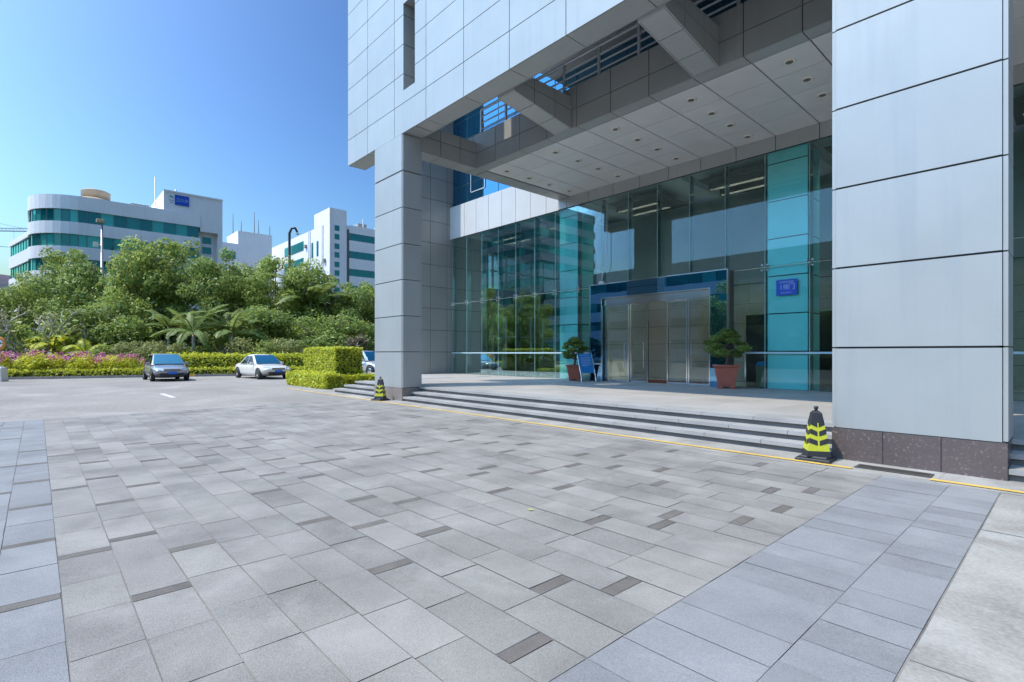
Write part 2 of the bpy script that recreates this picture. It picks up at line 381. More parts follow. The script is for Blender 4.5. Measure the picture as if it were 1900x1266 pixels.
# ------------------------------------------------------------------ the main building
B = thing('office_building', 'silver panelled office building with a glass lobby behind wide columns and a deep canopy', 'office building', (-8, 17, 0))
GAP = .011
def splits(a, b, cuts):
    c = [a] + [x for x in sorted(cuts) if a + .03 < x < b - .03] + [b]
    return list(zip(c[:-1], c[1:]))
def clad(b, x0, x1, y0, y1, z0, z1, xs=(), ys=(), zs=(), faces='-y+y-x+x-z', t=.028, gap=GAP):
    """dark core (slot 1) with separate metal panels (slot 0) standing proud of it"""
    b.box(x0+t, x1-t, y0+t, y1-t, z0+t, z1-t, 1)
    r = lambda: rnd.random()
    for f in ('-y', '+y'):
        if f in faces:
            ya, yb = (y0, y0+t) if f == '-y' else (y1-t, y1)
            for a, c in splits(x0, x1, xs):
                for e, h in splits(z0, z1, zs): b.box(a+(gap if a > x0 else 0), c-(gap if c < x1 else 0), ya, yb, e+(gap if e > z0 else 0), h-(gap if h < z1 else 0), 0, r())
    for f in ('-x', '+x'):
        if f in faces:
            xa, xb = (x0, x0+t) if f == '-x' else (x1-t, x1)
            for a, c in splits(y0+t+.001, y1-t-.001, ys):
                for e, h in splits(z0, z1, zs): b.box(xa, xb, a+(gap if a > y0+t+.01 else 0), c-(gap if c < y1-t-.01 else 0), e+(gap if e > z0 else 0), h-(gap if h < z1 else 0), 0, r())
    for f in ('-z', '+z'):
        if f in faces:
            za, zb = (z0-.0, z0+t) if f == '-z' else (z1-t, z1)
            for a, c in splits(x0+t+.001, x1-t-.001, xs):
                for e, h in splits(y0+t+.001, y1-t-.001, ys): b.box(a+gap, c-gap, e+gap, h-gap, za, zb, 0, r())
SP = [M['silver'], M['joint']]
# screen wall: a 0.72 m thick frame of panels over the columns, with two slots
XS = [-19.2 + 1.62 + 1.93*k for k in range(-1, 20)]
ZS = [8.87 + .976*k for k in range(1, 25)]
YS1 = [9.3]
b = MB()
for (x0, x1, z0, z1, fc) in ((-19.2,-15.07,8.87,30,'-y+y-x+x-z'), (-14.36,16,8.87,30,'-y+y-x+x-z'), (-15.067,-14.363,8.873,10.26,'-y+y-z+z'), (-15.067,-14.363,13.12,13.36,'-y+y-z+z'), (-15.067,-14.363,16.3,30,'-y+y-z')):
    clad(b, x0, x1, 8.93, 9.65, z0, z1, XS, (), ZS, fc)
b.build('screen_wall', SP, B)
# wide columns on granite feet
def column(x0, x1, foot, zs, gm):
    b = MB(); clad(b, x0 + .055, x1 - .055, 8.93, 9.69, foot, 8.865, (), (), zs, '-y+y-x+x', gap=.014)
    for xa, xb in ((x0, x0 + .048), (x1 - .048, x1)):     # narrow corner strips
        for e, h in splits(foot, 8.865, zs): b.box(xa, xb, 8.95, 9.67, e + .01, h - .01, 0, rnd.random())
    c = b.build('column', SP, B)
    f = MB(); n = 3; w = (x1 - x0)/n
    for k in range(n): f.box(x0 + k*w + .004, x0 + (k+1)*w - .004, 8.915, 9.70, -.02, foot - .012, 0, rnd.random())
    f.box(x0 + .02, x1 - .02, 8.935, 9.68, -.02, foot, 1)
    f.build('column_foot', [gm, M['joint']], c)
column(-17.07, -15.12, .435, [.435 + 1.2*k for k in range(1, 7)] + [7.66], M['granite_pale'])
column(-2.545, -.60, .478, [.478 + 1.2*k for k in range(1, 7)] , M['granite_dark'])
column(11.9, 13.85, .478, [.478 + 1.2*k for k in range(1, 7)], M['granite_dark'])
# cross beams
FX = [-3.99 - 1.257*k for k in range(-16, 10)]
for xr in (-15.12, -10.47, -5.82, -1.17, 3.48, 8.13):
    b = MB(); clad(b, xr - .68, xr, 9.655, 12.045, 8.45, 9.41, (), (10.45, 11.3), (9.0,))
    if xr > -15:      # undersides rise a little towards the screen wall
        b.v = [(x, y, z + .36*(12.045 - y)/2.39*max(0, 1 - (z - 8.45)/.96)) for x, y, z in b.v]
    b.build('cross_beam', SP, B)
# canopy: front fascia, soffit border, recessed soffit, back band
b = MB(); clad(b, -15.8, 16, 12.05, 12.5, 8.45, 9.70, FX, (), (9.02,))
b.build('canopy_fascia', SP, B)
b = MB(); clad(b, -15.8, -15.13, 12.505, 17.295, 8.45, 9.0, (), (13.68, 14.86, 16.05), (), '-x+x-z')
b.build('canopy_edge', SP, B)
b = MB(); b.box(-15.10, 16, 12.51, 17.28, 8.505, 9.3, 1)
for a, c in splits(-15.09, 15.9, FX):
    for e, h in splits(12.53, 17.26, (13.68, 14.86, 16.05)): b.box(a + .016, c - .016, e + .011, h - .011, 8.47, 8.504, 0, rnd.random())
so = b.build('canopy_soffit', [M['soffit'], M['joint']], B)
lb = MB(); lb.lathe([(.15, 8.455), (.15, 8.469)], 20, 0); lb.lathe([(.085, 8.449), (.085, 8.4535)], 20, 1); lb.lathe([(.15,8.455),(.12,8.444),(.088,8.4535)], 20, 0)
base = None
for x in [-14.6 + 2.495*k for k in range(0, 10)]:
    for y in (13.1, 14.27, 15.43, 16.65):
        if base is None:
            base = MB()
            base.v = [(p[0] + x, p[1] + y, p[2]) for p in lb.v]; base.f, base.m, base.t, base.s = lb.f, lb.m, lb.t, lb.s
            base = base.build('downlight', [mat('lamp_rim', (.85,.80,.72), .3, .1), mat('lamp_well', (.16,.145,.125), .4)], B); px, py = x, y
        else:
            c = base.copy(); col.objects.link(c); c.location = (x - px, y - py, 0); c.parent = B
b = MB(); clad(b, -15.8, 16, 17.27, 17.40, 8.02, 8.495, FX, (), (), '-y-x')
b.build('lintel_band', SP, B)
b = MB(); clad(b, -24.06, -15.805, 17.27, 17.5, 8.0, 9.8, [-24.06 + 1.03*k + .3 for k in range(1, 8)], (), (), '-y+z')
b.build('white_fascia', [M['white_panel'], M['joint']], B)
# terrace railing on the canopy
rl = MB(); x = -15.2; 
posts = [-15.0 + 1.37*k for k in range(0, 23)]
for x in posts: rl.box(x - .035, x + .035, 12.15, 12.22, 9.702, 10.62)
for z, r_ in ((10.62, .05), (10.36, .028), (10.13, .028), (9.9, .028)): rl.tube([(-15.0, 12.185, z), (15.5, 12.185, z)], r_, 8)
rl.build('railing', M['steel'], B)
b = MB(); b.box(-15.8, 16, 12.505, 17.26, 9.31, 9.40); b.build('terrace_floor', M['concrete'], B)
# left flank block and return wall, upper blue curtain wall
b = MB(); clad(b, -28.4, -24.06, 15.2, 20, .45, 30, (-26.2,), (15.95, 17.06, 18.3), [.45 + 1.2*k for k in range(1, 25)])
b.build('flank_wall', SP, B)
uw = MB(); x0 = -24.05
for k in range(31):
    xa, xb = -24.05 + 1.315*k, -24.05 + 1.315*(k+1)
    for z0, z1 in ((9.82, 10.9), (10.9, 13.4), (13.4, 14.5), (14.5, 17.0), (17.0, 18.1), (18.1, 20.6), (20.6, 24.0), (24.0, 27.0), (27.0, 30.0)):
        uw.box(xa + .025, xb - .025, 17.46, 17.48, z0 + .025, z1 - .025, 0, rnd.random())
uw.box(-24.05, 16.7, 17.485, 17.7, 9.82, 30, 1)
uw.build('curtain_wall', [M['blue_glass'], M['wframe']], B)
b = MB(); w0 = (-22.35, -21.2, 10.35, 11.75)
for q in ((w0[0]-.04, w0[0], w0[2], w0[3]), (w0[1], w0[1]+.04, w0[2], w0[3]), (w0[0], w0[1], w0[2]-.04, w0[2]), (w0[0], w0[1], w0[3], w0[3]+.04)):
    b.box(q[0], q[1], 17.42, 17.455, q[2], q[3])
b.build('window_frame', M['steel'], B)
# lobby front: point-fixed panes, fins, fittings
GX = [-23.955 + 1.315*k for k in range(-0, 31)]
pane = {}
def getpane(name, x, z0, z1):
    key = round(z1 - z0, 2)
    if key not in pane:
        b = MB(); b.box(-24.05 + .006, -24.05 + 1.309, 17.335, 17.35, z0, z1)
        pane[key] = (b.build(name, M['glass'], B, bevel=0), -24.05); o = pane[key][0]
    else:
        o = pane[key][0].copy(); col.objects.link(o); o.parent = B
    o.location = (x - pane[key][1], 0, 0); return o
for k, x in enumerate(GX[:-1]):
    getpane('glass_pane', x, 4.356, 8.015)
    if k in (8, 9, 10, 11): continue
    getpane('glass_pane', x, .452, 4.344)
fin = None; fit = None
for k, x in enumerate(GX):
    fz = 4.42 if 8 < k < 12 else .452
    if fin is None or fz != .452:
        b = MB(); b.box(x - .008, x + .008, 17.375, 17.66, fz, 8.0); b.box(x - .011, x + .011, 17.352, 17.374, fz, 8.0, 1); b.box(x - .008, x + .008, 17.661, 17.672, fz, 8.0, 1); o = b.build('glass_fin', [M['door_glass'], M['frost']], B)
        if fin is None: fin = (o, x)
    else:
        o = fin[0].copy(); col.objects.link(o); o.parent = B; o.location = (x - fin[1], 0, 0)
    if fit is None:
        b = MB()
        for sx, sz in ((-1,-1), (-1,1), (1,-1), (1,1)):
            b.tube([(x, 17.40, 4.35), (x + .085*sx, 17.37, 4.35 + .085*sz), (x + .085*sx, 17.30, 4.35 + .085*sz)], .014, 6)
            b.lathe([(.0, 0), (.0, 0)], 3) if False else None
            b.tube([(x + .085*sx, 17.333, 4.35 + .085*sz), (x + .085*sx, 17.30, 4.35 + .085*sz)], [.032, .03], 10)
        b.box(x - .03, x + .03, 17.37, 17.42, 4.32, 4.38)
        fit = (b.build('spider_fitting', M['chrome'], B), x)
    else:
        o = fit[0].copy(); col.objects.link(o); o.parent = B; o.location = (x - fit[1], 0, 0)
b = MB()
for x0, x1 in ((-24.0, -13.74), (-7.9, 16)): b.box(x0, x1, 17.325, 17.333, 1.57, 1.63)
b.build('frosted_strip', M['frost'], B)
b = MB(); b.box(-24.0, 16, 17.31, 17.36, 8.013, 8.05); b.box(-24.0, -13.74, 17.32, 17.365, .44, .455); b.box(-7.9, 16, 17.32, 17.365, .44, .455)
b.build('glazing_channel', M['joint'], B)
# lobby interior
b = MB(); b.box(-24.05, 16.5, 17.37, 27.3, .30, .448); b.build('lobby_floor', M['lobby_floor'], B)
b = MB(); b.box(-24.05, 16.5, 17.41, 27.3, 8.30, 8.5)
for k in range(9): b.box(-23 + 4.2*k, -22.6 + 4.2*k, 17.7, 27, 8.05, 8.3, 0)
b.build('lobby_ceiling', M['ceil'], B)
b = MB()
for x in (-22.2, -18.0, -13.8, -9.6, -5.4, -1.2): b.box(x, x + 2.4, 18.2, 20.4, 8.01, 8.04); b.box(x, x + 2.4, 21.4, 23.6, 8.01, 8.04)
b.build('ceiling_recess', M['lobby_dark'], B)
for x in (-22.2, -18.0, -13.8, -9.6, -5.4, -1.2):      # added troughs hiding glowing strips that brighten the lobby
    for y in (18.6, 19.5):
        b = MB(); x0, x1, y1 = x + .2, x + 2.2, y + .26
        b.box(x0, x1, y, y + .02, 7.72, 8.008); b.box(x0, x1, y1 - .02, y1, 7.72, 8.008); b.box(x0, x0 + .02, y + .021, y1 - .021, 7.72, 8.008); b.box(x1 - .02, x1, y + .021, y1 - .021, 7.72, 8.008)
        t_ = b.build('fill_trough', M['lobby_dark'], B)
        b = MB(); b.box(x0 + .03, x1 - .03, y + .03, y1 - .03, 7.985, 8.005); b.build('fill_tube', M['lamp'], t_)
for x0, x1 in ((-15.84, -14.79), (-6.8, -5.62), (-.15, .95), (8.5, 9.1)):
    b = MB(); clad(b, x0, x1, 17.42, 18.5, .452, 8.05, (), (), [.45 + 1.2*k for k in range(1, 7)], '-y+y-x+x', gap=.018)
    b.build('lobby_column', [M['teal_col'], M['joint']], B)
b = MB()   # marble wall facing the doors
for k in range(9):
    for j in range(5):
        b.box(-16.5 + 1.9*k + .004, -16.5 + 1.9*(k+1) - .004, 21.0, 21.05, .45 + .78*j + .006, .45 + .78*(j+1) - .006, 0, rnd.random())
b.box(-16.5, .6, 21.03, 21.2, .45, 4.35, 1); b.box(-16.5, .6, 20.9, 21.3, 4.36, 8.0, 2)
b.build('marble_wall', [M['marble'], M['joint'], mat('upper_lobby_wall', (.30,.31,.30), .5, 0, (1,.2))], B)
b = MB()   # back wall, and the side wall with two tiers of windows
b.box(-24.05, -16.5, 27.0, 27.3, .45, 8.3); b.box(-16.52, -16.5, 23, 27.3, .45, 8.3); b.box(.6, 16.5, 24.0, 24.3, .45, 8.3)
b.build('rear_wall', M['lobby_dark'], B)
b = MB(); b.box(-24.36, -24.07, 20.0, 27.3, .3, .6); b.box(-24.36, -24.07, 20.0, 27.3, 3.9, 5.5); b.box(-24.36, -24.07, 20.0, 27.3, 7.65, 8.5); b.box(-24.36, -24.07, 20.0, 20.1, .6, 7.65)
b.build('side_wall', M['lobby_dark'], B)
fr = MB()
for k in range(7):
    y = 20.5 + 1.1*k; fr.box(-24.2, -24.1, y - .05, y + .05, .6, 3.9); fr.box(-24.2, -24.1, y - .05, y + .05, 5.5, 7.65)
for z in (2.6, 6.6): fr.box(-24.19, -24.11, 20.3, 27.3, z - .04, z + .04)
rw = fr.build('side_window', M['white_panel'], B)
b = MB(); b.box(-24.24, -24.23, 20.1, 27.3, .6, 3.9); b.box(-24.24, -24.23, 20.1, 27.3, 5.5, 7.65); b.build('pane', M['door_glass'], rw)
b = MB()
for x in (-9.0, -6.6, -3.6): b.box(x, x + .95, 20.94, 20.985, .452, 3.1)
b.build('lift_door', mat('lift_steel', (.035,.035,.034), .3, .5), B)
b = MB()
for x in (-9.0, -6.6, -3.6): b.box(x - .06, x - .002, 20.92, 20.985, .452, 3.16); b.box(x + .952, x + 1.01, 20.92, 20.985, .452, 3.16); b.box(x, x + .95, 20.92, 20.985, 3.102, 3.16)
b.build('lift_frame', M['chrome'], B)
b = MB(); b.box(-12.6, -9.7, 17.55, 19.4, .449, .462); b.build('door_mat', M['redmat'], B)
b = MB(); b.box(-4.9, -2.2, 19.5, 20.2, .45, 1.5); b.box(-5.0, -2.1, 19.45, 20.25, 1.5, 1.56); b.build('reception_desk', M['marble'], B)
# entrance portal
pz = 4.38
b = MB()
b.box(-13.75, -7.92, 16.98, 17.30, 3.84, pz); b.box(-13.75, -13.17, 16.98, 17.30, .45, 3.837); b.box(-8.53, -7.92, 16.98, 17.30, .45, 3.837)
po = b.build('entrance_portal', M['portal_glass'], B)
b = MB()
for x in (-13.765, -7.935): b.box(x, x + .03, 16.96, 16.99, .45, pz + .03)
b.box(-13.735, -7.935, 16.96, 16.99, pz, pz + .03); b.box(-13.17, -8.53, 16.965, 16.985, 3.80, 3.838)
for x in (-13.17, -8.56): b.box(x, x + .03, 16.965, 16.985, .45, 3.80)
b.build('portal_trim', M['chrome'], po)
b = MB(); b.box(-7.918, -7.86, 16.985, 17.33, .45, pz - .01); b.build('portal_side', M['lobby_dark'], po)
b = MB(); b.box(-13.12, -8.57, 17.1, 17.3, 3.52, 3.79); b.build('door_operator', M['chrome'], B)
def door(x0, x1, y=17.2):
    b = MB(); b.box(x0 + .05, x1 - .05, y, y + .012, .52, 3.47); o = b.build('glass_door', M['door_glass'], B)
    f = MB()
    for a in (x0, x1 - .05): f.box(a, a + .05, y - .02, y + .03, .455, 3.515)
    f.box(x0 + .05, x1 - .05, y - .018, y + .028, .455, .52); f.box(x0 + .05, x1 - .05, y - .018, y + .028, 3.47, 3.51)
    f.build('door_frame', M['chrome'], o)
    h = MB(); hx = x1 - .16 if x0 < -11 else x0 + .16
    h.tube([(hx, y - .07, 1.0), (hx, y - .07, 2.0)], .018, 8); h.tube([(hx, y - .07, 1.15), (hx, y, 1.15)], .012, 6); h.tube([(hx, y - .07, 1.85), (hx, y, 1.85)], .012, 6)
    h.build('handle', M['chrome'], o)
door(-13.10, -11.98); door(-11.95, -11.15, 17.28); door(-10.35, -9.52, 17.28); door(-9.45, -8.60)
b = MB(); b.box(-13.36, -13.12, 17.06, 17.16, 4.412, 4.53); b.tube([(-13.24, 17.11, 4.53), (-13.2, 17.15, 4.9), (-13.05, 17.2, 5.2), (-13.05, 17.22, 7.95)], .014, 6)
b.build('cable_box', M['white_panel'], B)
b = MB(); b.box(-30, 17, 15, 27.4, 30.0, 30.3); b.build('roof', M['concrete'], B)
b = MB(); b.box(-16.2, 16, 9.66, 17.45, 14.05, 14.6); b.box(-18.8, -16.203, 9.66, 12.9, 14.05, 14.6); b.build('upper_floor_blocker', M['soffit'], B)  # unseen floor inferred overhead; left end added to darken the mirrored sky
b = MB(); b.tube([(-24.0, 17.318, 4.35), (-13.8, 17.318, 4.35)], .011, 6); b.tube([(-7.85, 17.318, 4.35), (16, 17.318, 4.35)], .011, 6); b.build('tie_rod', M['chrome'], B)
b = MB(); b.box(-28.4, -28.1, 20.002, 27.3, 8.51, 30); b.box(-28.1, -24.36, 20.002, 27.3, 8.51, 8.6); b.box(16.5, 16.8, 17.4, 27.3, 0, 30); b.box(-28.4, 16.8, 27.31, 27.4, 8.3, 30); b.build('rear_shell', M['white_panel'], B)
# ------------------------------------------------------------------ text
FONTS = None
def text_mb(s, size, extr=.004):
    cu = bpy.data.curves.new('t', 'FONT'); cu.body = s; cu.size = size; cu.extrude = extr; cu.align_x = 'CENTER'; cu.align_y = 'CENTER'
    o = bpy.data.objects.new('t', cu); col.objects.link(o); bpy.context.view_layer.update()
    me = bpy.data.meshes.new_from_object(o.evaluated_get(bpy.context.evaluated_depsgraph_get()))
    b = MB(); b.v = [tuple(v.co) for v in me.vertices]; b.f = [tuple(p.vertices) for p in me.polygons]
    b.m = [0]*len(b.f); b.t = [.5]*len(b.f); b.s = [False]*len(b.f)
    bpy.data.objects.remove(o); bpy.data.meshes.remove(me); bpy.data.curves.remove(cu)
    return b
def text_on(name, lines, origin, right, up, m, parent):
    """lines: (string, size, dx, dy) laid on the plane origin + right*x + up*y"""
    out = MB(); o = Vector(origin); r = Vector(right).normalized(); u = Vector(up).normalized(); n = r.cross(u)
    for s, size, dx, dy in lines:
        t = text_mb(s, size); i = len(out.v)
        out.v += [tuple(o + r*(p[0] + dx) + u*(p[1] + dy) + n*p[2]) for p in t.v]
        out.f += [tuple(i + k for k in f) for f in t.f]; out.m += t.m; out.t += t.t; out.s += t.s
    return out.build(name, m, parent)
# blue door number plate on the glass in front of the near lobby column
sg = thing('wall_sign', 'small bright blue entrance plate fixed on the teal lobby column right of the doors', 'sign', (-6.19, 17.31, 3.65))
b = MB(); b.box(-6.50, -5.88, 17.305, 17.325, 3.41, 3.90); b.build('sign_plate', M['blue_sign'], sg, bevel=.006)
text_on('sign_lettering', [('深圳科技园', .085, 0, .155), ('1', .2, -.16, -.0), ('楼', .17, -.02, .0), ('门', .2, .15, 0), ('BUILDING 1', .06, 0, -.17)], (-6.19, 17.302, 3.655), (1,0,0), (0,0,1), M['sign_text'], sg)

def sofa(label, x, y, rz):
    t = thing('lobby_sofa', label, 'sofa', (x, y, .45), rz, 'sofas in the lobby')
    b = MB(); b.box(-.9,.9,-.4,.4,.12,.42); b.build('seat', M['black'], t, world=False, bevel=.04)
    b = MB(); b.box(-.9,.9,.25,.45,.42,.85); b.build('backrest', M['black'], t, world=False, bevel=.05)
    for s in (-1, 1):
        b = MB(); b.box(s*.9-.1,s*.9+.1,-.42,.45,.10,.62); b.build('armrest', M['black'], t, world=False, bevel=.04)
        for q in (-.32,.32):
            b = MB(); b.box(s*.85-.03,s*.85+.03,q-.03,q+.03,0,.12); b.build('leg', M['chrome'], t, world=False)
sofa('black leather sofa inside the left lobby glass, nearer the bonsai', -17.6, 19.2, R(180))
sofa('black leather sofa inside the left lobby glass, nearer the side windows', -20.6, 20.6, R(120))
# ------------------------------------------------------------------ plants
def leaves_obj(name, m, C, Dv, Nv, Ls, Ws, val, parent=None, fold=.12):
    """C centres, Dv leaf axes, Nv normals: one folded rhomb (2 faces) per leaf"""
    n = len(C); S = np.cross(Dv, Nv); S /= np.linalg.norm(S, axis=1)[:, None] + 1e-9
    Ls = np.asarray(Ls).reshape(-1, 1); Ws = np.asarray(Ws).reshape(-1, 1)
    a = C - Dv*Ls*.5; c = C + Dv*Ls*.5; up = Nv*Ws*fold
    b = C + S*Ws*.5 + up; d = C - S*Ws*.5 + up
    V = np.stack([a, b, c, d], 1).reshape(-1, 3).astype(np.float32)
    me = bpy.data.meshes.new(name); me.vertices.add(4*n); me.vertices.foreach_set('co', V.ravel())
    base = np.arange(n)[:, None]*4
    loops = np.concatenate([base + [[0,1,2]], base + [[0,2,3]]], 1).ravel().astype(np.int32)
    me.loops.add(6*n); me.loops.foreach_set('vertex_index', loops)
    me.polygons.add(2*n); me.polygons.foreach_set('loop_start', (np.arange(2*n)*3).astype(np.int32)); me.polygons.foreach_set('loop_total', np.full(2*n, 3, np.int32))
    me.update(calc_edges=True); me.materials.append(m)
    at = me.attributes.new('v', 'FLOAT', 'FACE'); at.data.foreach_set('value', np.repeat(np.clip(val, 0, 1), 2).astype(np.float32))
    o = bpy.data.objects.new(name, me); col.objects.link(o)
    if parent: o.parent = parent
    return o
def unit(a): return a/(np.linalg.norm(a, axis=1)[:, None] + 1e-9)
def clumps(rs, blobs, n, size, shell=.55, asp=.5, droop=.25, var=.35):
    """leaf set spread through a list of (x,y,z,r,squash) clumps, denser towards each clump's outside"""
    bl = np.array(blobs); w = bl[:, 3]**2; k = rs.choice(len(bl), n, p=w/w.sum())
    d = unit(rs.normal(size=(n, 3))); r = (shell + (1 - shell)*rs.random(n)**.6)*rs.uniform(.8, 1.12, n)
    off = d*r[:, None]*bl[k, 3:4]; off[:, 2] *= bl[k, 4]
    C = bl[k, :3] + off
    Nv = unit(d*.7 + rs.normal(size=(n, 3))*.6 + np.array([0, 0, .55]))
    Dv = unit(np.cross(Nv, rs.normal(size=(n, 3)))); Dv[:, 2] -= droop; Dv = unit(Dv)
    Nv = unit(Nv - Dv*(Nv*Dv).sum(1)[:, None])
    tone = rs.random(len(bl)); val = .5*rs.random(n) + var*tone[k] + .1
    L_ = size*rs.uniform(.7, 1.3, n)
    return C, Dv, Nv, L_, L_*asp, val
def crown_blobs(rs, cx, cy, z0, z1, rx, n, r, peak=0):
    """clump centres filling an uneven crown between z0 and z1"""
    out = []
    for i in range(n):
        for _ in range(50):
            p = rs.uniform(-1, 1, 3)
            rad = math.sqrt(p[0]**2 + p[1]**2); zz = (p[2] + 1)/2
            lim = math.sin(math.pi*(min(.98, .12 + .83*zz)))**.6*(1 - peak*zz)
            if rad < lim and (rad > lim*.35 or zz > .6): break
        rr = r*rs.uniform(.65, 1.35)
        out.append((cx + p[0]*rx, cy + p[1]*rx, z0 + rr*.6 + zz*(z1 - z0 - rr*1.3), rr, rs.uniform(.65, .95)))
    return out
def limbs(b, rs, h, spread, n=6, r0=.2):
    b.tube([(0,0,-.1), (.05*h*rs.uniform(-1,1)*.3, .03*h, h*.25), (.02*h, 0, h*.45)], [r0*1.25, r0, r0*.8], 9)
    for k in range(n):
        a = 2*math.pi*k/n + rs.uniform(-.4, .4); s = spread*rs.uniform(.5, .95); z = h*rs.uniform(.3, .45)
        b.tube([(.02*h,0,z), (math.cos(a)*s*.45, math.sin(a)*s*.45, z + h*.18), (math.cos(a)*s, math.sin(a)*s, h*rs.uniform(.65, .9))], [r0*.55, r0*.35, r0*.1], 6)
    b.tube([(.02*h,0,h*.42), (-.02*h,.02*h,h*.7), (0,0,h*.92)], [r0*.7, r0*.4, r0*.1], 6)
def make_tree(seed, h, rx, m, label, n=9000, size=.3, zlow=.14, nb=60, r=.95, peak=.15):
    rs = np.random.RandomState(seed)
    t = thing('broadleaf_tree', label, 'tree')
    b = MB(); limbs(b, rs, h, rx*.8); b.build('trunk', M['bark'], t)
    leaves_obj('crown', M[m], *clumps(rs, crown_blobs(rs, 0, 0, h*zlow, h, rx, nb, r, peak), n, size), parent=t)
    return t
def put(o, u, d, rz=0, z=.12, s=None, label=None):
    x, y = W(u, d)
    if o.get('used'):
        o2 = dup(o, (x, y, z), rz, label, scale=s)
        if 'used' in o2: del o2['used']
        return o2
    o['used'] = 1; o.location = (x, y, z); o.rotation_euler = (0, 0, rz)
    if s: o.scale = s if isinstance(s, tuple) else (s,)*3
    if label: o['label'] = label
    return o
TG = 'trees in the belt beyond the drive'
tA = make_tree(1, 10, 4.2, 'leaf_a', '', 17000, .27)
tB = make_tree(2, 9, 4.4, 'leaf_b', '', 17000, .26, peak=.1)
tC = make_tree(3, 10, 3.6, 'leaf_a', '', 14000, .27, peak=.45)
tD = make_tree(4, 6, 3.2, 'leaf_b', '', 10000, .25, zlow=.05, nb=34, r=.95)
trees = [  # kind, u, d, rotation, (sx, sz), label
 (tB, 40, 54, .3, (1.0, 1.12), 'dark tree at the far left edge, low below the white curved building'),
 (tA, 112, 52, 1.1, (.95, 1.16), 'round green tree standing below the bare left end of the curved building'),
 (tB, 178, 49, 2.2, (1.0, 1.22), 'broad dark tree just below the grey lamp post'),
 (tC, 262, 46, .4, (.98, 1.25), 'tallest pointed tree, its tip rising against the curved building windows'),
 (tA, 330, 49, 2.9, (1.02, 1.2), 'full green tree below the tower with the blue rooftop sign'),
 (tB, 398, 48, 4.0, (.95, 1.22), 'dense tree in front of the foot of the sign tower'),
 (tC, 452, 52, 5.1, (.95, 1.13), 'slim topped tree below the rooftop with the aerials'),
 (tA, 512, 50, 3.4, (.9, 1.06), 'green tree beside the dark hooked pole'),
 (tC, 572, 50, 1.9, (1.0, 1.12), 'light green tree in front of the sunlit gable of the right white building'),
 (tB, 630, 51, 5.6, (.95, .95), 'dark tree below the green window bands of the right white building'),
 (tA, 688, 54, .9, (.9, .86), 'tree half hidden behind the far silver column'),
 (tD, 170, 47, .2, (1.05, .95), 'low bushy tree behind the pink bougainvillea'),
 (tD, 225, 43, 1.5, (1.1, 1.02), 'low dark tree behind the grey hatchback, left of the palms'),
 (tD, 492, 44.5, 3.0, (1.05, .98), 'low dark tree above the white sedan'),
 (tD, 612, 45, 4.2, (1.15, .85), 'low wide tree above the clipped box hedge'),
]
for o, u, d, rz, (sx, sz), lab in trees:
    q = put(o, u, d, rz, .12, (sx*1.08, sx*1.08, sz*1.03), lab); q['group'] = TG
# palms with feather fronds
def frond(rs, b, az, elev, length, droop, nl=22, lw=.06, ll=.55):
    C, D, Nn, Ls, Ws = [], [], [], [], []
    p = Vector((0,0,0)); dirv = Vector((math.cos(az)*math.cos(elev), math.sin(az)*math.cos(elev), math.sin(elev)))
    side = Vector((-math.sin(az), math.cos(az), 0)); pts = [p.copy()]; st = length/nl
    for k in range(nl):
        e = elev - droop*(k/nl)**1.3
        d = Vector((math.cos(az)*math.cos(e), math.sin(az)*math.cos(e), math.sin(e))); p = p + d*st; pts.append(p.copy())
        l = ll*math.sin(math.pi*min(.97, .18 + .8*k/nl))*rs.uniform(.85, 1.15); up = side.cross(d)
        for s in (-1, 1):
            ld = (side*s*.8 + d*.6 + up*.15 - Vector((0,0,.25))).normalized()
            C.append(p + ld*l*.5); D.append(ld); Nn.append(up); Ls.append(l); Ws.append(lw*1.2)
    b.tube(pts[::3] + [pts[-1]], [.03*(1 - i/9) + .004 for i in range(len(pts[::3]) + 1)], 5)
    return C, D, Nn, Ls, Ws
def make_palm(seed, h, n, length, label, m='leaf_palm', droop=1.5):
    rs = np.random.RandomState(seed); t = thing('palm', label, 'palm')
    b = MB(); b.tube([(0,0,-.1), (.05,.02,h*.5), (0,0,h)], [.16, .11, .10], 9); b.build('trunk', M['bark_pale'], t)
    C, D, Nn, Ls, Ws = [], [], [], [], []; sb = MB()
    for k in range(n):
        c = frond(rs, sb, 2*math.pi*k/n*2.4 + rs.uniform(-.3,.3), rs.uniform(.25, 1.35), length*rs.uniform(.8, 1.1), droop*rs.uniform(.7, 1.2))
        for a, q in zip((C, D, Nn, Ls, Ws), c): a += q
    C = np.array([tuple(x) for x in C]) + np.array([0,0,h]); D = np.array([tuple(x) for x in D]); Nn = unit(np.array([tuple(x) for x in Nn]))
    leaves_obj('fronds', M[m], C, D, Nn, np.array(Ls), np.array(Ws)*1.8, .2 + .7*rs.random(len(C)), parent=t, fold=.25)
    sb.v = [(x, y, z + h) for x, y, z in sb.v]; sb.build('frond_stem', M['leaf_palm'], t)
    return t
pA = make_palm(11, 2.6, 15, 2.9, ''); pB = make_palm(12, 1.5, 12, 2.3, '', 'leaf_c', 1.8); pC = make_palm(13, 3.6, 13, 2.6, '')
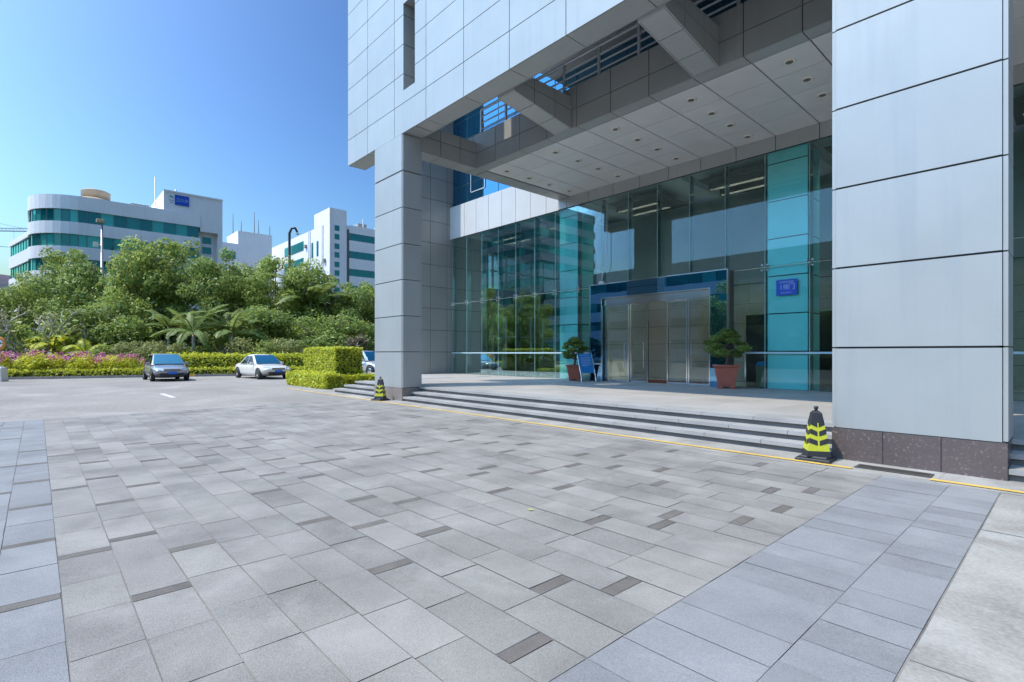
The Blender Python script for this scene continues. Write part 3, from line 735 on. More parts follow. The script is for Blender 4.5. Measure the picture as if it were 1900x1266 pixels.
for o, u, d, rz, s, lab in (
 (pA, 358, 40.6, .3, 1.18, 'full feathery palm above and right of the grey hatchback'),
 (pA, 430, 41.4, 1.7, 1.15, 'spreading feathery palm above the white sedan roof, right of the other palm'),
 (pC, 312, 42.0, 2.2, 1.0, 'small palm above the roof of the grey hatchback'),
 (pC, 482, 43, .9, 1.05, 'palm with upright fronds between the sedan and the box hedge'),
 (pB, 100, 39.5, .4, 1.25, 'young yellow palm among the bare pale branches'),
 (pB, 158, 38.8, 2.0, .95, 'tiny drooping yellow palm beside the bougainvillea'),
 (pC, 575, 49, 3.0, 1.75, 'tall palm whose fronds stand before the right white building'),
):
    q = put(o, u, d, rz, .12, s, lab); q['group'] = 'palms in the planted belt'
# bare pale-branched trees
def branch(b, rs, p, d, l, r, lvl):
    q = p + d*l; mid = p + d*l*.5 + Vector(rs.normal(size=3))*l*.07
    b.tube([p, mid, q], [r, r*.85, r*.7], 5 if lvl > 2 else 7, cap=lvl > 3)
    if lvl > 4: return [q]
    tips = []
    for k in range(2 if lvl else 4):
        nd = (d + Vector(rs.normal(size=3))*.62 + Vector((0,0,.12))).normalized(); tips += branch(b, rs, q, nd, l*rs.uniform(.6, .85), r*.66, lvl + 1)
    return tips
def make_bare(seed, h, label, m='leaf_d', dens=8, pale=True):
    rs = np.random.RandomState(seed); t = thing('bare_tree', label, 'tree'); b = MB()
    tips = branch(b, rs, Vector((0,0,-.1)), Vector((.1,.05,1)).normalized(), h*.27, h*.032 + .04, 0)
    b.build('branches', M['bark_pale'], t)
    bl = [(p.x, p.y, p.z, .3, .8) for p in tips]
    leaves_obj('crown', M[m], *clumps(rs, bl, int(len(bl)*dens), .24, .1, .4), parent=t)
    return t
bA = make_bare(21, 4.8, '', dens=5); bB = make_bare(22, 3.6, '', 'leaf_dry', 14)
for o, u, d, rz, s, lab in (
 (bA, 30, 39.5, .2, 1.3, 'bare pale branched tree at the left edge above the flowers'),
 (bA, 80, 39, 2.3, 1.25, 'bare forked pale tree behind the bougainvillea, left of the yellow palm'),
 (bA, 130, 39.5, 4.0, 1.1, 'thin pale branched tree between the bougainvillea and the low dark tree'),
 (bB, 648, 43, .6, 1.1, 'brown leafless bush behind the right end of the box hedge'),
 (bB, 690, 45, 2.6, 1.15, 'brown twiggy bush beside the far silver column'),
):
    q = put(o, u, d, rz, .12, s, lab); q['group'] = 'sparse trees and twiggy bushes'
# sprawling shrubs
def make_shrub(seed, rx, h, m, label, n=3200, size=.2):
    rs = np.random.RandomState(seed); t = thing('shrub', label, 'shrub'); b = MB()
    for k in range(7):
        a = k*.9; b.tube([(0,0,-.05), (math.cos(a)*rx*.3, math.sin(a)*rx*.3, h*.4), (math.cos(a)*rx*.6, math.sin(a)*rx*.6, h*.75)], [.04,.03,.01], 5)
    b.build('stems', M['bark'], t)
    bl = [(rx*rs.uniform(-.7,.7), rx*rs.uniform(-.7,.7), h*rs.uniform(.25,.8), h*rs.uniform(.2,.34), .75) for _ in range(18)]
    leaves_obj('foliage', M[m], *clumps(rs, bl, n, size, .5, .45), parent=t); return t
sA = make_shrub(31, 2.1, 2.6, 'leaf_d', ''); sB = make_shrub(32, 1.9, 2.2, 'leaf_a', '')
for o, u, d, rz, s, lab in (
 (sB, 205, 39.5, .3, 1.0, 'rounded green shrub left of the grey hatchback'),
 (sA, 262, 39.5, 1.2, 1.0, 'olive shrub right behind the grey hatchback'),
 (sA, 322, 40.2, 2.4, 1.0, 'olive shrub behind the hedge right of the grey hatchback'),
 (sB, 378, 40.5, 3.3, 1.05, 'green shrub behind the hedge between the two parked cars'),
 (sA, 432, 41.0, 4.4, 1.1, 'olive shrub behind the rear of the white sedan'),
 (sB, 490, 41.2, .8, 1.12, 'green shrub behind the bonnet of the white sedan'),
 (sA, 545, 41.5, 1.9, 1.1, 'olive shrub left of the box hedge, beyond the drive'),
 (sB, 600, 42, 2.7, 1.0, 'green shrub showing over the top of the box hedge'),
): q = put(o, u, d, rz, .12, s, lab); q['group'] = 'shrubs behind the roadside hedge'
# bougainvillea along the kerb
def make_boug(seed, label):
    rs = np.random.RandomState(seed); t = thing('bougainvillea', label, 'flowering bush'); b = MB()
    for k in range(6):
        a = k*1.05; b.tube([(0,0,-.05), (math.cos(a)*.35, math.sin(a)*.35, .7), (math.cos(a)*.7, math.sin(a)*.7, 1.2)], [.03,.02,.01], 5)
    b.build('stems', M['bark'], t)
    bl = [(rs.uniform(-.95,.95), rs.uniform(-.7,.7), rs.uniform(.4,1.15), rs.uniform(.3,.48), .8) for _ in range(16)]
    leaves_obj('foliage', M['leaf_c'], *clumps(rs, bl, 1900, .15, .5, .55), parent=t)
    fb = [(rs.uniform(-.9,.9), rs.uniform(-.65,.65), rs.uniform(1.0,1.45), rs.uniform(.26,.42), .7) for _ in range(12)]
    leaves_obj('flowers', M['petal'], *clumps(rs, fb, 330, .11, .2, .8), parent=t); return t
gA = make_boug(41, ''); gB = make_boug(42, '')
for i, (o, tt, s, lab) in enumerate((
 (gA, -2.0, 1.05, 'pink bougainvillea bush beside the round traffic mirror'),
 (gB, -.1, 1.0, 'pink bougainvillea below the leftmost bare pale tree'),
 (gA, 1.6, 1.08, 'pink bougainvillea below the forked bare tree'),
 (gB, 3.2, 1.0, 'pink bougainvillea below the young yellow palm'),
 (gA, 4.7, .95, 'pink bougainvillea below the low bushy tree'),
 (gB, 6.0, .9, 'nearly green bougainvillea touching the back of the grey hatchback'))):
    p = kp(tt, 1.7, .12)
    if o.get('used'):
        q = dup(o, p, tt*1.3, lab, scale=s)
        if 'used' in q: del q['used']
    else: o['used'] = 1; o.location = p; o.scale = (s,)*3; o['label'] = lab; q = o
    q['group'] = 'bougainvillea along the kerb'
for o in bpy.data.objects:
    if 'used' in o: del o['used']
# clipped roadside hedge and low edging
def box_leaves(rs, n, x0, x1, y0, y1, z0, z1, size, lump=.05, asp=.6):
    """leaves over the skin of a clipped box"""
    ax, ay, az = x1-x0, y1-y0, z1-z0
    ar = np.array([ax*ay, ax*az, ax*az, ay*az, ay*az]); f = rs.choice(5, n, p=ar/ar.sum()); q = rs.random((n, 2)); P = np.zeros((n,3)); Nn = np.zeros((n,3))
    for i in range(5):
        k = f == i; a, c = q[k,0], q[k,1]
        if i == 0: P[k] = np.stack([x0+a*ax, y0+c*ay, np.full(a.shape, z1)],1); Nn[k] = (0,0,1)
        elif i < 3: P[k] = np.stack([x0+a*ax, np.full(a.shape, y0 if i==1 else y1), z0+c*az],1); Nn[k] = (0,-1 if i==1 else 1,0)
        else: P[k] = np.stack([np.full(a.shape, x0 if i==3 else x1), y0+a*ay, z0+c*az],1); Nn[k] = (-1 if i==3 else 1,0,0)
    w = np.sin(P[:,0]*5.1+1)*np.sin(P[:,1]*4.3)*np.sin(P[:,2]*6.2+.5)
    P = P + Nn*(rs.normal(size=n)*lump*.6 + w*lump - rs.random(n)**2*.12)[:,None]
    Nv = unit(Nn*.8 + rs.normal(size=(n,3))*.6 + np.array([0,0,.3])); Dv = unit(np.cross(Nv, rs.normal(size=(n,3))))
    L_ = size*rs.uniform(.7,1.3,n); return P, Dv, Nv, L_, L_*asp, .15 + .6*rs.random(n) + .12*w
def hedge(name, label, cat, m, frame, dims, n, size, core=.12, lump=.05, kind=None, group=None):
    """frame: (origin, rotation); dims x0,x1,y0,y1,z1"""
    rs = np.random.RandomState(int(abs(frame[0][0]*10)) + n % 97); t = thing(name, label, cat, frame[0], frame[1], group)
    x0, x1, y0, y1, z1 = dims
    leaves_obj('foliage', M[m], *box_leaves(rs, n, x0, x1, y0, y1, .02, z1, size, lump), parent=t)
    b = MB(); nn = max(1, int((x1-x0)/1.5)); st = (x1-x0-2*core)/nn
    for k in range(nn): b.box(x0+core+k*st, x0+core+(k+1)*st, y0+core, y1-core, 0, z1-core)
    b.build('twigs', M['soil'], t, world=False); return t
ka = math.atan2(KD.y, KD.x)
hedge('roadside_hedge', 'loosely clipped yellow green hedge running behind the parked white sedan', 'hedge', 'leaf_c', (kp(7.2, 1.2, .12), ka), (0, 24, 0, 1.1, 1.35), 15000, .17, .2, .12)
gc = hedge('edging_plants', 'low bright yellow green edging plants along the kerb below the bougainvillea', 'edging plants', 'leaf_c', (kp(-14, .35, .12), ka), (0, 44, 0, .75, .42), 14000, .15, .12, .09)
gc['kind'] = 'stuff'
# tall clipped box beside the steps, with a low skirt
hedge('box_hedge', 'tall square clipped yellow green box hedge beside the left end of the steps', 'hedge', 'leaf_c', ((-26.55, 10.0, 0), 0), (0, 3.7, 0, 1.35, 1.84), 15000, .105, .08, .035)
hedge('low_hedge', 'low rounded light green hedge wrapped round the foot of the box hedge', 'hedge', 'leaf_c', ((-27.0, 9.3, 0), 0), (0, 4.75, 0, .8, .62), 9000, .12, .1, .07)
hedge('low_hedge', 'short low green hedge along the side of the box hedge facing the steps', 'hedge', 'leaf_c', ((-22.75, 10.15, 0), 0), (0, .6, 0, 1.9, .55), 3500, .12, .1, .07)
# far screen of trees: one mass that closes the gaps low down behind the belt
rs = np.random.RandomState(77); bl = []
for t in np.arange(-22, 60, 1.5): 
    p = kp(t, 9 + 3*rs.rand()); bl.append((p[0], p[1], rs.uniform(.6, 3.2), rs.uniform(1.1, 1.7), .9)); p = kp(t + .7, 7.5 + 2*rs.rand()); bl.append((p[0], p[1], rs.uniform(.5, 1.6), rs.uniform(.9, 1.3), .9))
o = leaves_obj('undergrowth', M['leaf_b'], *clumps(rs, bl, 16000, .36)); tag(o, 'dark undergrowth filling the ground between the trees', 'undergrowth', kind='stuff')
# ------------------------------------------------------------------ cars
def make_car(name, label, L, Wd, H, kind, paint, loc, rz):
    t = thing(name, label, 'car', loc, rz); hw = Wd/2; belt = {'hatch': .93, 'sedan': .90, 'suv': 1.06}[kind]; clr = .17 if kind != 'suv' else .22
    h = L/2
    st = [(h, .50, .76, .60), (h-.05, .44, .86, .68), (h-.28, .36, .95, .77), (h-.75, clr, .985, .84), (h-1.15, clr, 1, belt), (h*.2, clr, 1, belt+.02), (-h*.35, clr, 1, belt+.03), (-h+.75, clr, .99, belt+(.06 if kind != 'sedan' else .08)), (-h+.25, .3, .94, belt+(.04 if kind != 'sedan' else .07)), (-h+.05, .42, .86, belt-.08), (-h, .5, .78, .72)]
    b = MB(); rings = []
    for x, zb, wf, zt in st:
        w = hw*wf; zs = min(zt - .03, belt*.93)
        half = [(0, zb), (w*.86, zb), (w*.97, zb+.12), (w, (zb+zs)/2), (w*.975, zs*.97), (w*.86, zt-.015), (w*.45, zt+.012), (0, zt+.02)]
        ring = [(x, y, z) for y, z in half] + [(x, -y, z) for y, z in half[-2:0:-1]]
        rings.append(len(b.v)); b.v += ring; nr = len(ring)
    for k in range(len(st)-1):
        for j in range(nr):
            b.f.append((rings[k]+j, rings[k]+(j+1)%nr, rings[k+1]+(j+1)%nr, rings[k+1]+j)); b.m.append(0); b.t.append(.5); b.s.append(True)
    for r_, fl in ((rings[0], 1), (rings[-1], -1)):
        b.f.append(tuple(r_+j for j in range(nr))[::-fl]); b.m.append(0); b.t.append(.5); b.s.append(False)
    body = b.build('body', M[paint], t, world=False, subd=1)
    xf, xr, rf, rr = {'hatch': (h-1.12, -h+.15, h-1.95, -h+.75), 'sedan': (h-1.35, -h+.95, h-2.15, -h+1.75), 'suv': (h-1.2, -h+.12, h-1.9, -h+.55)}[kind]
    zb, zr = belt - .02, H; wb, wr = hw*.93, hw*.70
    def q(x, s, z, xa, xz):   # point on the greenhouse skin
        k = (z - zb)/(zr - zb); return (x, s*(wb + (wr - wb)*k), z)
    c = MB(); n = 5
    prof = [(xf, zb), (xf-(xf-rf)*.5, zb+(zr-zb)*.53), (rf, zr-.05), (rf-.25, zr), ((rf+rr)/2, zr+.015), (rr+.2, zr-.01), (rr, zr-.06), (rr-(rr-xr)*.5, zb+(zr-zb)*.5), (xr, zb)]
    for s in (1,): 
        pass
    ii = []
    for x, z in prof:
        k = max(0, min(1, (z-zb)/(zr-zb))); y = wb + (wr-wb)*k; ii.append(len(c.v)); c.v += [(x, -y, z), (x, -y*.55, z+.03*k), (x, y*.55, z+.03*k), (x, y, z)]
    for a, e in zip(ii[:-1], ii[1:]):
        for j in range(3): c.f.append((a+j, a+j+1, e+j+1, e+j)); c.m.append(0); c.t.append(.5); c.s.append(True)
    for j, fl in ((0, 1), (3, -1)): c.f.append(tuple(a+j for a in ii)[::fl]); c.m.append(0); c.t.append(.5); c.s.append(False)
    cab = c.build('cabin', M[paint], t, world=False)
    def skin(x0, z0, x1, z1, m, name, inner=.9, off=.012):
        nrm = Vector((z1-z0, 0, x0-x1)).normalized()*off
        if nrm.z < 0: nrm = -nrm
        def yy(z): return (wb + (wr-wb)*(z-zb)/(zr-zb))*inner
        g_ = MB(); p = []
        for k in range(4):
            f = k/3; x, z = x0+(x1-x0)*f, z0+(z1-z0)*f; bow = .03*math.sin(math.pi*f); p.append((x+nrm.x+bow*(1 if x0 > 0 else -1)*.5, yy(z), z+nrm.z+bow*.4))
        for a, e in zip(p[:-1], p[1:]): g_.face([(a[0],-a[1],a[2]), (a[0],a[1],a[2]), (e[0],e[1],e[2]), (e[0],-e[1],e[2])], 0, .5, True)
        g_.build(name, m, t, world=False)
    skin(xf-.03, zb+.035, rf+.02, zr-.045, M['car_glass'], 'windshield', .92, .035)
    skin(xr+.03, zb+.06, rr-.02, zr-.06, M['side_glass'], 'rear_window', .88, .035)
    zl, zh = zb+.04, zr-.075; xm = (rf+rr)/2 + .02
    def xat(z, f): k = (z-zb)/(zr-zb); return (xf+(rf-xf)*k-.16) if f else (xr+(rr-xr)*k+.14)
    for s in (-1, 1):
        for xa, xb in ((None, xm+.04), (xm-.04, None)):
            g_ = MB(); pts = []
            for x, z in ((xa, zl), (xb, zl), (xb, zh), (xa, zh)):
                X = x if x is not None else xat(z, xa is None); pts.append(X)
            P_ = [(pts[0], zl), (pts[1], zl), (pts[2], zh), (pts[3], zh)]
            g_.face([(x, s*((wb+(wr-wb)*(z-zb)/(zr-zb)) + .012), z) for x, z in P_][::s]); g_.build('side_window', M['side_glass'], t, world=False)
    wr_ = .315 if kind != 'suv' else .36
    for x in (h-.86, -h+.82):
        for s in (-1, 1):
            a = MB(); a.lathe([(wr_+.06, 0), (wr_+.06, .02)], 24, 0); v = a.v
            a.v = [(x + p[0], s*(hw*.985 + p[2]*.6), max(clr, wr_ + .02 + p[1])) for p in v]; a.build('wheel_arch', M['black'], t, world=False)
            w_ = MB(); w_.lathe([(wr_*.62,.0),(wr_*.95,.0),(wr_,.03),(wr_,.17),(wr_*.95,.2),(wr_*.62,.2)], 26, 0)
            w_.v = [(x + p[0], s*(hw*1.0 - .17 + p[2]), wr_ + p[1]) for p in w_.v]; wh = w_.build('wheel', M['black'], t, world=False)
            r_ = MB(); r_.lathe([(wr_*.64,.0),(wr_*.6,.015),(wr_*.12,.03)], 26, 0)
            for k in range(5):
                an = k*1.2566; r_.box(-.02,.02,-.02,.02,.02,.03)
            r_.v = [(x + p[0], s*(hw*1.0 + .012 + p[2]), wr_ + p[1]) for p in r_.v]; r_.build('rim', M['chrome'], wh, world=False)
    for s in (-1, 1):
        l_ = MB(); l_.face([(h-.10, s*hw*.80, .60), (h-.02, s*hw*.48, .60), (h-.09, s*hw*.50, .71), (h-.36, s*hw*.90, .77), (h-.34, s*hw*.93, .66)][::s]); l_.v = [(x+.03, y*1.012, z+.012) for x, y, z in l_.v]
        l_.build('headlight', M['lens'], t, world=False, bevel=0)
        m_ = MB(); m_.frustum((.06,.09), (.045,.075), belt+.0, belt+.14, 0, .5, xf-.28, s*(hw+.06)); m_.build('wing_mirror', M[paint], t, world=False, bevel=.02)
        r_ = MB(); r_.box(-h+.0, -h+.12, s*hw*.78-.08, s*hw*.78+.08, .72, .9); r_.build('tail_light', M['redmat'], t, world=False)
    g_ = MB(); g_.box(h-.06, h+.012, -hw*.42, hw*.42, .58, .70, 0)
    for k in range(4): g_.box(h+.012, h+.018, -hw*.40, hw*.40, .592+.027*k, .602+.027*k, 1)
    g_.build('grille', [M['black'], M['chrome']], t, world=False, bevel=.008)
    g_ = MB(); g_.box(h-.12, h+.002, -hw*.66, hw*.66, .27, .42); g_.build('air_intake', M['black'], t, world=False, bevel=.02)
    g_ = MB(); g_.box(h+.01, h+.025, -.22, .22, .42, .55); g_.build('license_plate', M['plate'], t, world=False)
    return t
make_car('hatchback_car', 'dark grey hatchback parked nose out in front of the bougainvillea', 4.3, 1.78, 1.52, 'hatch', 'paint_grey', (-36.35, 5.6, 0), 0)
make_car('sedan_car', 'cream white sedan parked nose out in front of the roadside hedge', 4.75, 1.78, 1.48, 'sedan', 'paint_white', (-35.05, 10.55, 0), R(6))
x, y = W(687, 36.0)
make_car('suv_car', 'white sport utility car half hidden between the box hedge and the far column', 4.6, 1.85, 1.72, 'suv', 'paint_silver', (x - 1.6, y + .5, 0), R(14))
make_car('saloon_car', 'silver saloon parked across the lane, seen mirrored in the lobby glass', 4.7, 1.78, 1.48, 'sedan', 'paint_silver', (-9.5, -17.6, 0), R(95))
make_car('saloon_car', 'white saloon parked across the lane beside the silver one, mirrored in the glass', 4.7, 1.78, 1.48, 'sedan', 'paint_white', (-13.2, -17.4, 0), R(88))
# ------------------------------------------------------------------ cones, pots, notice stand, mirror
def make_cone(label, loc, rz):
    t = thing('traffic_cone', label, 'traffic cone', loc, rz)
    b = MB(); b.frustum((.235,.235), (.225,.225), 0, .045); b.frustum((.19,.19), (.175,.175), .045, .075); b.build('base', M['black'], t, world=False, bevel=.012)
    r_ = R(28); b = MB()
    def half(z): return .158 - (z - .07)/(.72 - .07)*(.158 - .062)
    b.frustum((half(.07),)*2, (half(.15),)*2, .07, .15, 0, .5, 0, 0, r_); b.frustum((half(.56),)*2, (half(.70),)*2, .56, .70, 0, .5, 0, 0, r_); b.frustum((half(.70),)*2, (.03,.03), .70, .735, 0, .5, 0, 0, r_)
    # reflective sleeve: chevron bands that drop from each corner
    a = half(.15) + .002; e = half(.56) + .002; c_, s_ = math.cos(r_), math.sin(r_)
    b.frustum((a-.003,)*2, (e-.003,)*2, .15, .56, 1, .5, 0, 0, r_)
    for fc in range(4):
        ang = r_ + fc*math.pi/2; cc, ss = math.cos(ang), math.sin(ang)
        for zc in (.225, .36, .49):
            for sd in (-1, 1):
                k0, k1 = .10, .97; pts = []
                for k, dz in ((k0, .0), (k1, -.0), (k1, .07), (k0, .07)):
                    up = (zc + dz + (.05 - .09*(1-k)))  if True else 0
                    z = zc + dz - .0 + (.045*k); hw_ = half(z) + .003; x, y = sd*hw_*k, -hw_
                    pts.append((x*cc - y*ss, x*ss + y*cc, z))
                b.face(pts if sd > 0 else pts[::-1], 0)
    b.build('cone_body', [M['black'], M['cone_y']], t, world=False)
    b = MB(); b.lathe([(.022,.73),(.02,.755),(.03,.765),(.033,.78),(.026,.795),(.01,.802)], 14); b.build('knob', M['black'], t, world=False)
    return t
c1 = make_cone('yellow and black chevron traffic cone close by, at the corner of the dark granite foot', (-2.66, 8.60, .004), R(4))
dup(c1, (-15.85, 8.52, .004), R(12), 'smaller looking yellow and black traffic cone at the foot of the far silver column')
for o in bpy.data.objects:
    if o.name.startswith('traffic_cone'): o['group'] = 'traffic cones at the column feet'
def make_pot(label, loc, seed, w, spread, hh, rz):
    t = thing('potted_bonsai', label, 'potted plant', loc, rz, 'potted trees at the entrance'); rs = np.random.RandomState(seed); h = w
    b = MB(); k = w/2
    b.frustum((k*.60,)*2, (k*.64,)*2, 0, .13*h); b.frustum((k*.66,)*2, (k*.68,)*2, .13*h, .17*h); b.frustum((k*.64,)*2, (k*.88,)*2, .17*h, .86*h); b.frustum((k*1.0,)*2, (k*1.03,)*2, .86*h, .93*h)
    for z in (.28, .45, .62): 
        q = k*(.64 + .24*(z - .17)/.69) + .006; b.frustum((q,)*2, (q*1.012,)*2, z*h, (z+.02)*h)
    p = b.build('pot', M['terracotta'], t, world=False, bevel=.012)
    b = MB()
    for s in (-1, 1):
        b.box(-k*.25, k*.25, s*k*.615-.006, s*k*.615+.006, .03*h, .10*h)
    b.build('drain_slot', M['black'], p, world=False)
    b = MB(); b.frustum((k*.9,)*2, (k*.5,)*2, .90*h, .95*h); b.build('soil', M['soil'], t, world=False)
    b = MB(); z = .93*h; tips = []
    tr = [(0,0,z-.05), (.05,.02,z+hh*.22), (-.04,.04,z+hh*.45), (.03,-.02,z+hh*.7), (0,0,z+hh*.86)]
    b.tube(tr, [.06,.05,.04,.03,.015], 8); bl = [(0, 0, z+hh*.86, spread*.22, .6), (.05,.0,z+hh*.72, spread*.22, .55)]
    for i in range(17):
        a = i*2.4 + rs.uniform(-.3,.3); f = (i + .5)/17; zz = z + hh*(.22 + .66*f); l = spread*.5*math.sin(math.pi*min(.93, .30 + .62*f))**.8*rs.uniform(.55, 1.0)
        e = (math.cos(a)*l, math.sin(a)*l, zz); b.tube([(0,0,zz-hh*.08), (e[0]*.5,e[1]*.5,zz-hh*.03), e], [.025,.02,.008], 6)
        bl.append((e[0], e[1], e[2]+.02, spread*rs.uniform(.13,.2), .5))
    b.build('trunk', M['bark'], t, world=False)
    leaves_obj('foliage', M['leaf_bonsai'], *clumps(rs, bl, 9000, .06, .35, .55, .05), parent=t)
    return t
make_pot('cloud pruned bonsai in a terracotta pot beside the blue notice stand, left of the doors', (-14.15, 16.45, .45), 51, .70, 1.1, 1.2, .71)
make_pot('larger spreading bonsai in a terracotta pot right of the glass doors', (-7.73, 16.50, .45), 52, .82, 1.3, 1.2, .43)
ns = thing('notice_stand', 'tilted blue notice board on two chrome legs by the left bonsai', 'notice stand', (-13.05, 16.05, .45), R(72))
b = MB()
for s in (-1, 1): b.tube([(s*.33, .0, 0), (s*.33, .02, .18), (s*.33, .36, 1.18)], .022, 8); b.tube([(s*.33, .0, .012), (s*.33, .45, .012)], .02, 8)
b.tube([(-.33, .42, .012), (.33, .42, .012)], .018, 8); b.build('stand_leg', M['chrome'], ns, world=False)
b = MB()
def nb(x, k, o): return (x, .05 + .33*k - o, .26 + .92*k*1.0 + o*.3)
b.face([nb(-.30,.10,.03), nb(.30,.10,.03), nb(.30,.93,.03), nb(-.30,.93,.03)]); b.face([nb(-.30,.93,-.0), nb(.30,.93,-.0), nb(.30,.10,-.0), nb(-.30,.10,-.0)])
for (a, c) in (((-.30,.10),(.30,.10)), ((.30,.10),(.30,.93)), ((.30,.93),(-.30,.93)), ((-.30,.93),(-.30,.10))): b.face([nb(a[0],a[1],0), nb(c[0],c[1],0), nb(c[0],c[1],.03), nb(a[0],a[1],.03)])
b.build('notice_panel', M['blue_panel'], ns, world=False)
b = MB()
for k, w_ in ((.84,.4), (.74,.46), (.67,.46), (.60,.46), (.53,.42), (.46,.46), (.39,.3)): 
    b.face([nb(-.23,k,.034), nb(-.23+w_,k,.034), nb(-.23+w_,k+.025,.034), nb(-.23,k+.025,.034)])
b.build('notice_print', M['sign_text'], ns, world=False)
lb_ = thing('litter_bin', 'grey green litter bin standing inside the glass behind the right bonsai', 'bin', (-7.1, 17.95, .45))
b = MB(); b.frustum((.2,.2), (.22,.22), 0, .72); b.build('bin_body', mat('bin_green', (.20,.23,.15), .5), lb_, world=False, bevel=.02)
b = MB(); b.frustum((.235,.235), (.16,.16), .725, .86); b.build('bin_lid', M['blue_panel'], lb_, world=False, bevel=.02)
dg = thing('drain_grate', 'dark iron drain grate let into the yellow line before the near column', 'drain grate', (-1.7, 8.53, .006))
b = MB()
for q in ((-.42,.42,-.13,-.10),(-.42,.42,.10,.13),(-.42,-.39,-.10,.10),(.39,.42,-.10,.10)): b.box(q[0],q[1],q[2],q[3],0,.012)
b.build('grate_frame', M['grate'], dg, world=False)
b = MB()
for k in range(26): b.box(-.385+.03*k, -.37+.03*k, -.10, .10, .0, .010)
b.build('grate_bars', M['grate'], dg, world=False)
b = MB(); b.box(-.39,.39,-.1,.1,-.004,.0015); b.build('grate_pit', M['black'], dg, world=False)
tm = thing('traffic_mirror', 'round convex traffic mirror with an orange rim at the left edge', 'traffic mirror', (*W(-2, 29.0), 0), R(-30))
b = MB(); b.tube([(0,0,0), (0,0,2.3)], .045, 10); b.build('post', M['pole'], tm, world=False)
b = MB(); b.lathe([(.30,0),(.38,.0),(.40,.04),(.36,.07),(.30,.07)], 26); b.v = [(x+.05+0, 0, 0) and (.05+z, x, 2.12+y) for x, y, z in b.v]; b.build('rim', M['orange'], tm, world=False)
b = MB(); b.lathe([(.33,.03),(.25,.07),(.15,.095),(.03,.105)], 26); b.v = [(.05+z, x, 2.12+y) for x, y, z in b.v]; b.build('mirror_face', M['mirror'], tm, world=False)
b = MB(); b.frustum((.3,.3),(.24,.24),0,.75); b.frustum((.24,.24),(.1,.1),.75,.85); b.build('foot_block', M['paint_white'], tm, world=False, bevel=.03)

x, y = ground(984, 949)
fl = thing('fallen_leaf', 'single small yellow leaf lying on the grey paving slabs', 'leaf', (x, y, .014), .5)
b = MB(); b.face([(-.03,0,.0),(0,-.016,.008),(.035,0,.004),(0,.016,.009)]); b.face([(-.03,0,-.001),(0,.016,.008),(.035,0,.003),(0,-.016,.007)]); b.build('blade', M['cone_y'], fl, world=False)
# ------------------------------------------------------------------ far buildings
def inset(poly, d):
    n = len(poly); out = []
    for i in range(n):
        p0, p1, p2 = (Vector((*poly[(i+k) % n], 0)) for k in (-1, 0, 1))
        a, c = (p1-p0).normalized(), (p2-p1).normalized(); na, nc = Vector((-a.y, a.x, 0)), Vector((-c.y, c.x, 0)); m_ = (na+nc)
        m_ = m_/max(.3, m_.length_squared)*2; out.append((p1.x + m_.x*d, p1.y + m_.y*d))
    return out
def prism(b, poly, z0, z1, m=0):
    n = len(poly)
    for i in range(n):
        a, c = poly[i], poly[(i+1) % n]; b.face([(a[0],a[1],z0),(c[0],c[1],z0),(c[0],c[1],z1),(a[0],a[1],z1)], m, rnd.random())
    b.face([(x,y,z1) for x,y in poly], m); b.face([(x,y,z0) for x,y in poly[::-1]], m)
def banded(root, poly, floors, z1, band, step=1.6, deep=.25):
    """white slab bands with recessed ribbon windows; poly runs counter-clockwise"""
    w = MB(); z = 0
    for f in sorted(floors):
        prism(w, poly, z, f); z = f + band
    prism(w, poly, z, z1); w.build('wall', M['bldg'], root)
    gl = inset(poly, deep)
    for f in floors:
        g_ = MB()
        for i in range(len(gl)):
            a, c = Vector(gl[i]), Vector(gl[(i+1) % len(gl)]); k = max(1, int((c-a).length/step))
            for j in range(k):
                p, q = a + (c-a)*(j/k), a + (c-a)*((j+1)/k); g_.face([(p.x,p.y,f+.002),(q.x,q.y,f+.002),(q.x,q.y,f+band-.002),(p.x,p.y,f+band-.002)], 0, rnd.random())
        o = g_.build('window_band', M['green_glass'], root)
        m_ = MB()
        for i in range(len(gl)):
            a, c = Vector(gl[i]), Vector(gl[(i+1) % len(gl)]); L_ = (c-a).length; k = max(1, int(L_/step))
            for j in range(k): 
                p = a + (c-a)*(j/k); m_.box(p.x-.05, p.x+.05, p.y-.05, p.y+.05, f, f+band)
        m_.build('mullion', M['wframe'], o)
FL = [20.84, 17.24, 13.64, 10.0, 6.4]
bA_ = thing('curved_building', 'white curved office block with green ribbon windows at the far left', 'office block', (-106, 8, 0))
arc = [(-106 + 6.5*math.cos(R(a)), 5.5 + 6.5*math.sin(R(a))) for a in range(-90, 1, 9)]
banded(bA_, [(-125,-1.0)] + arc + [(-99.5, 20.25), (-125, 20.25)], FL, 24.7, 1.82)
wing = thing('wing_building', 'lower sunlit wing running back from the left end of the curved block', 'office block', (-112, 1, 0))
banded(wing, [(-119,-3.4), (-105,-.75), (-106,4), (-119,4)], FL[1:], 18.6 + 1.2, 1.75)
tw = MB(); tw.box(-112, -99.62, 15.1, 20.27, 24.7, 27.85); tw.box(-112, -99.62, 20.27, 23.6, 22.0, 27.85); tw.box(-112, -99.62, 22.9, 23.6, 0, 22.0); tw.box(-112, -101.2, 20.27, 22.9, 0, 22.0)
tw.box(-99.62, -99.45, 15.05, 23.65, 27.72, 27.95)
tower = tw.build('stair_tower', M['bldg'], bA_)
w_ = MB()
for z in (20.3, 18.6, 16.7, 14.9): w_.box(-101.2, -101.12, 20.9, 22.2, z, z+1.1)
w_.build('tower_window', M['green_glass'], tower)
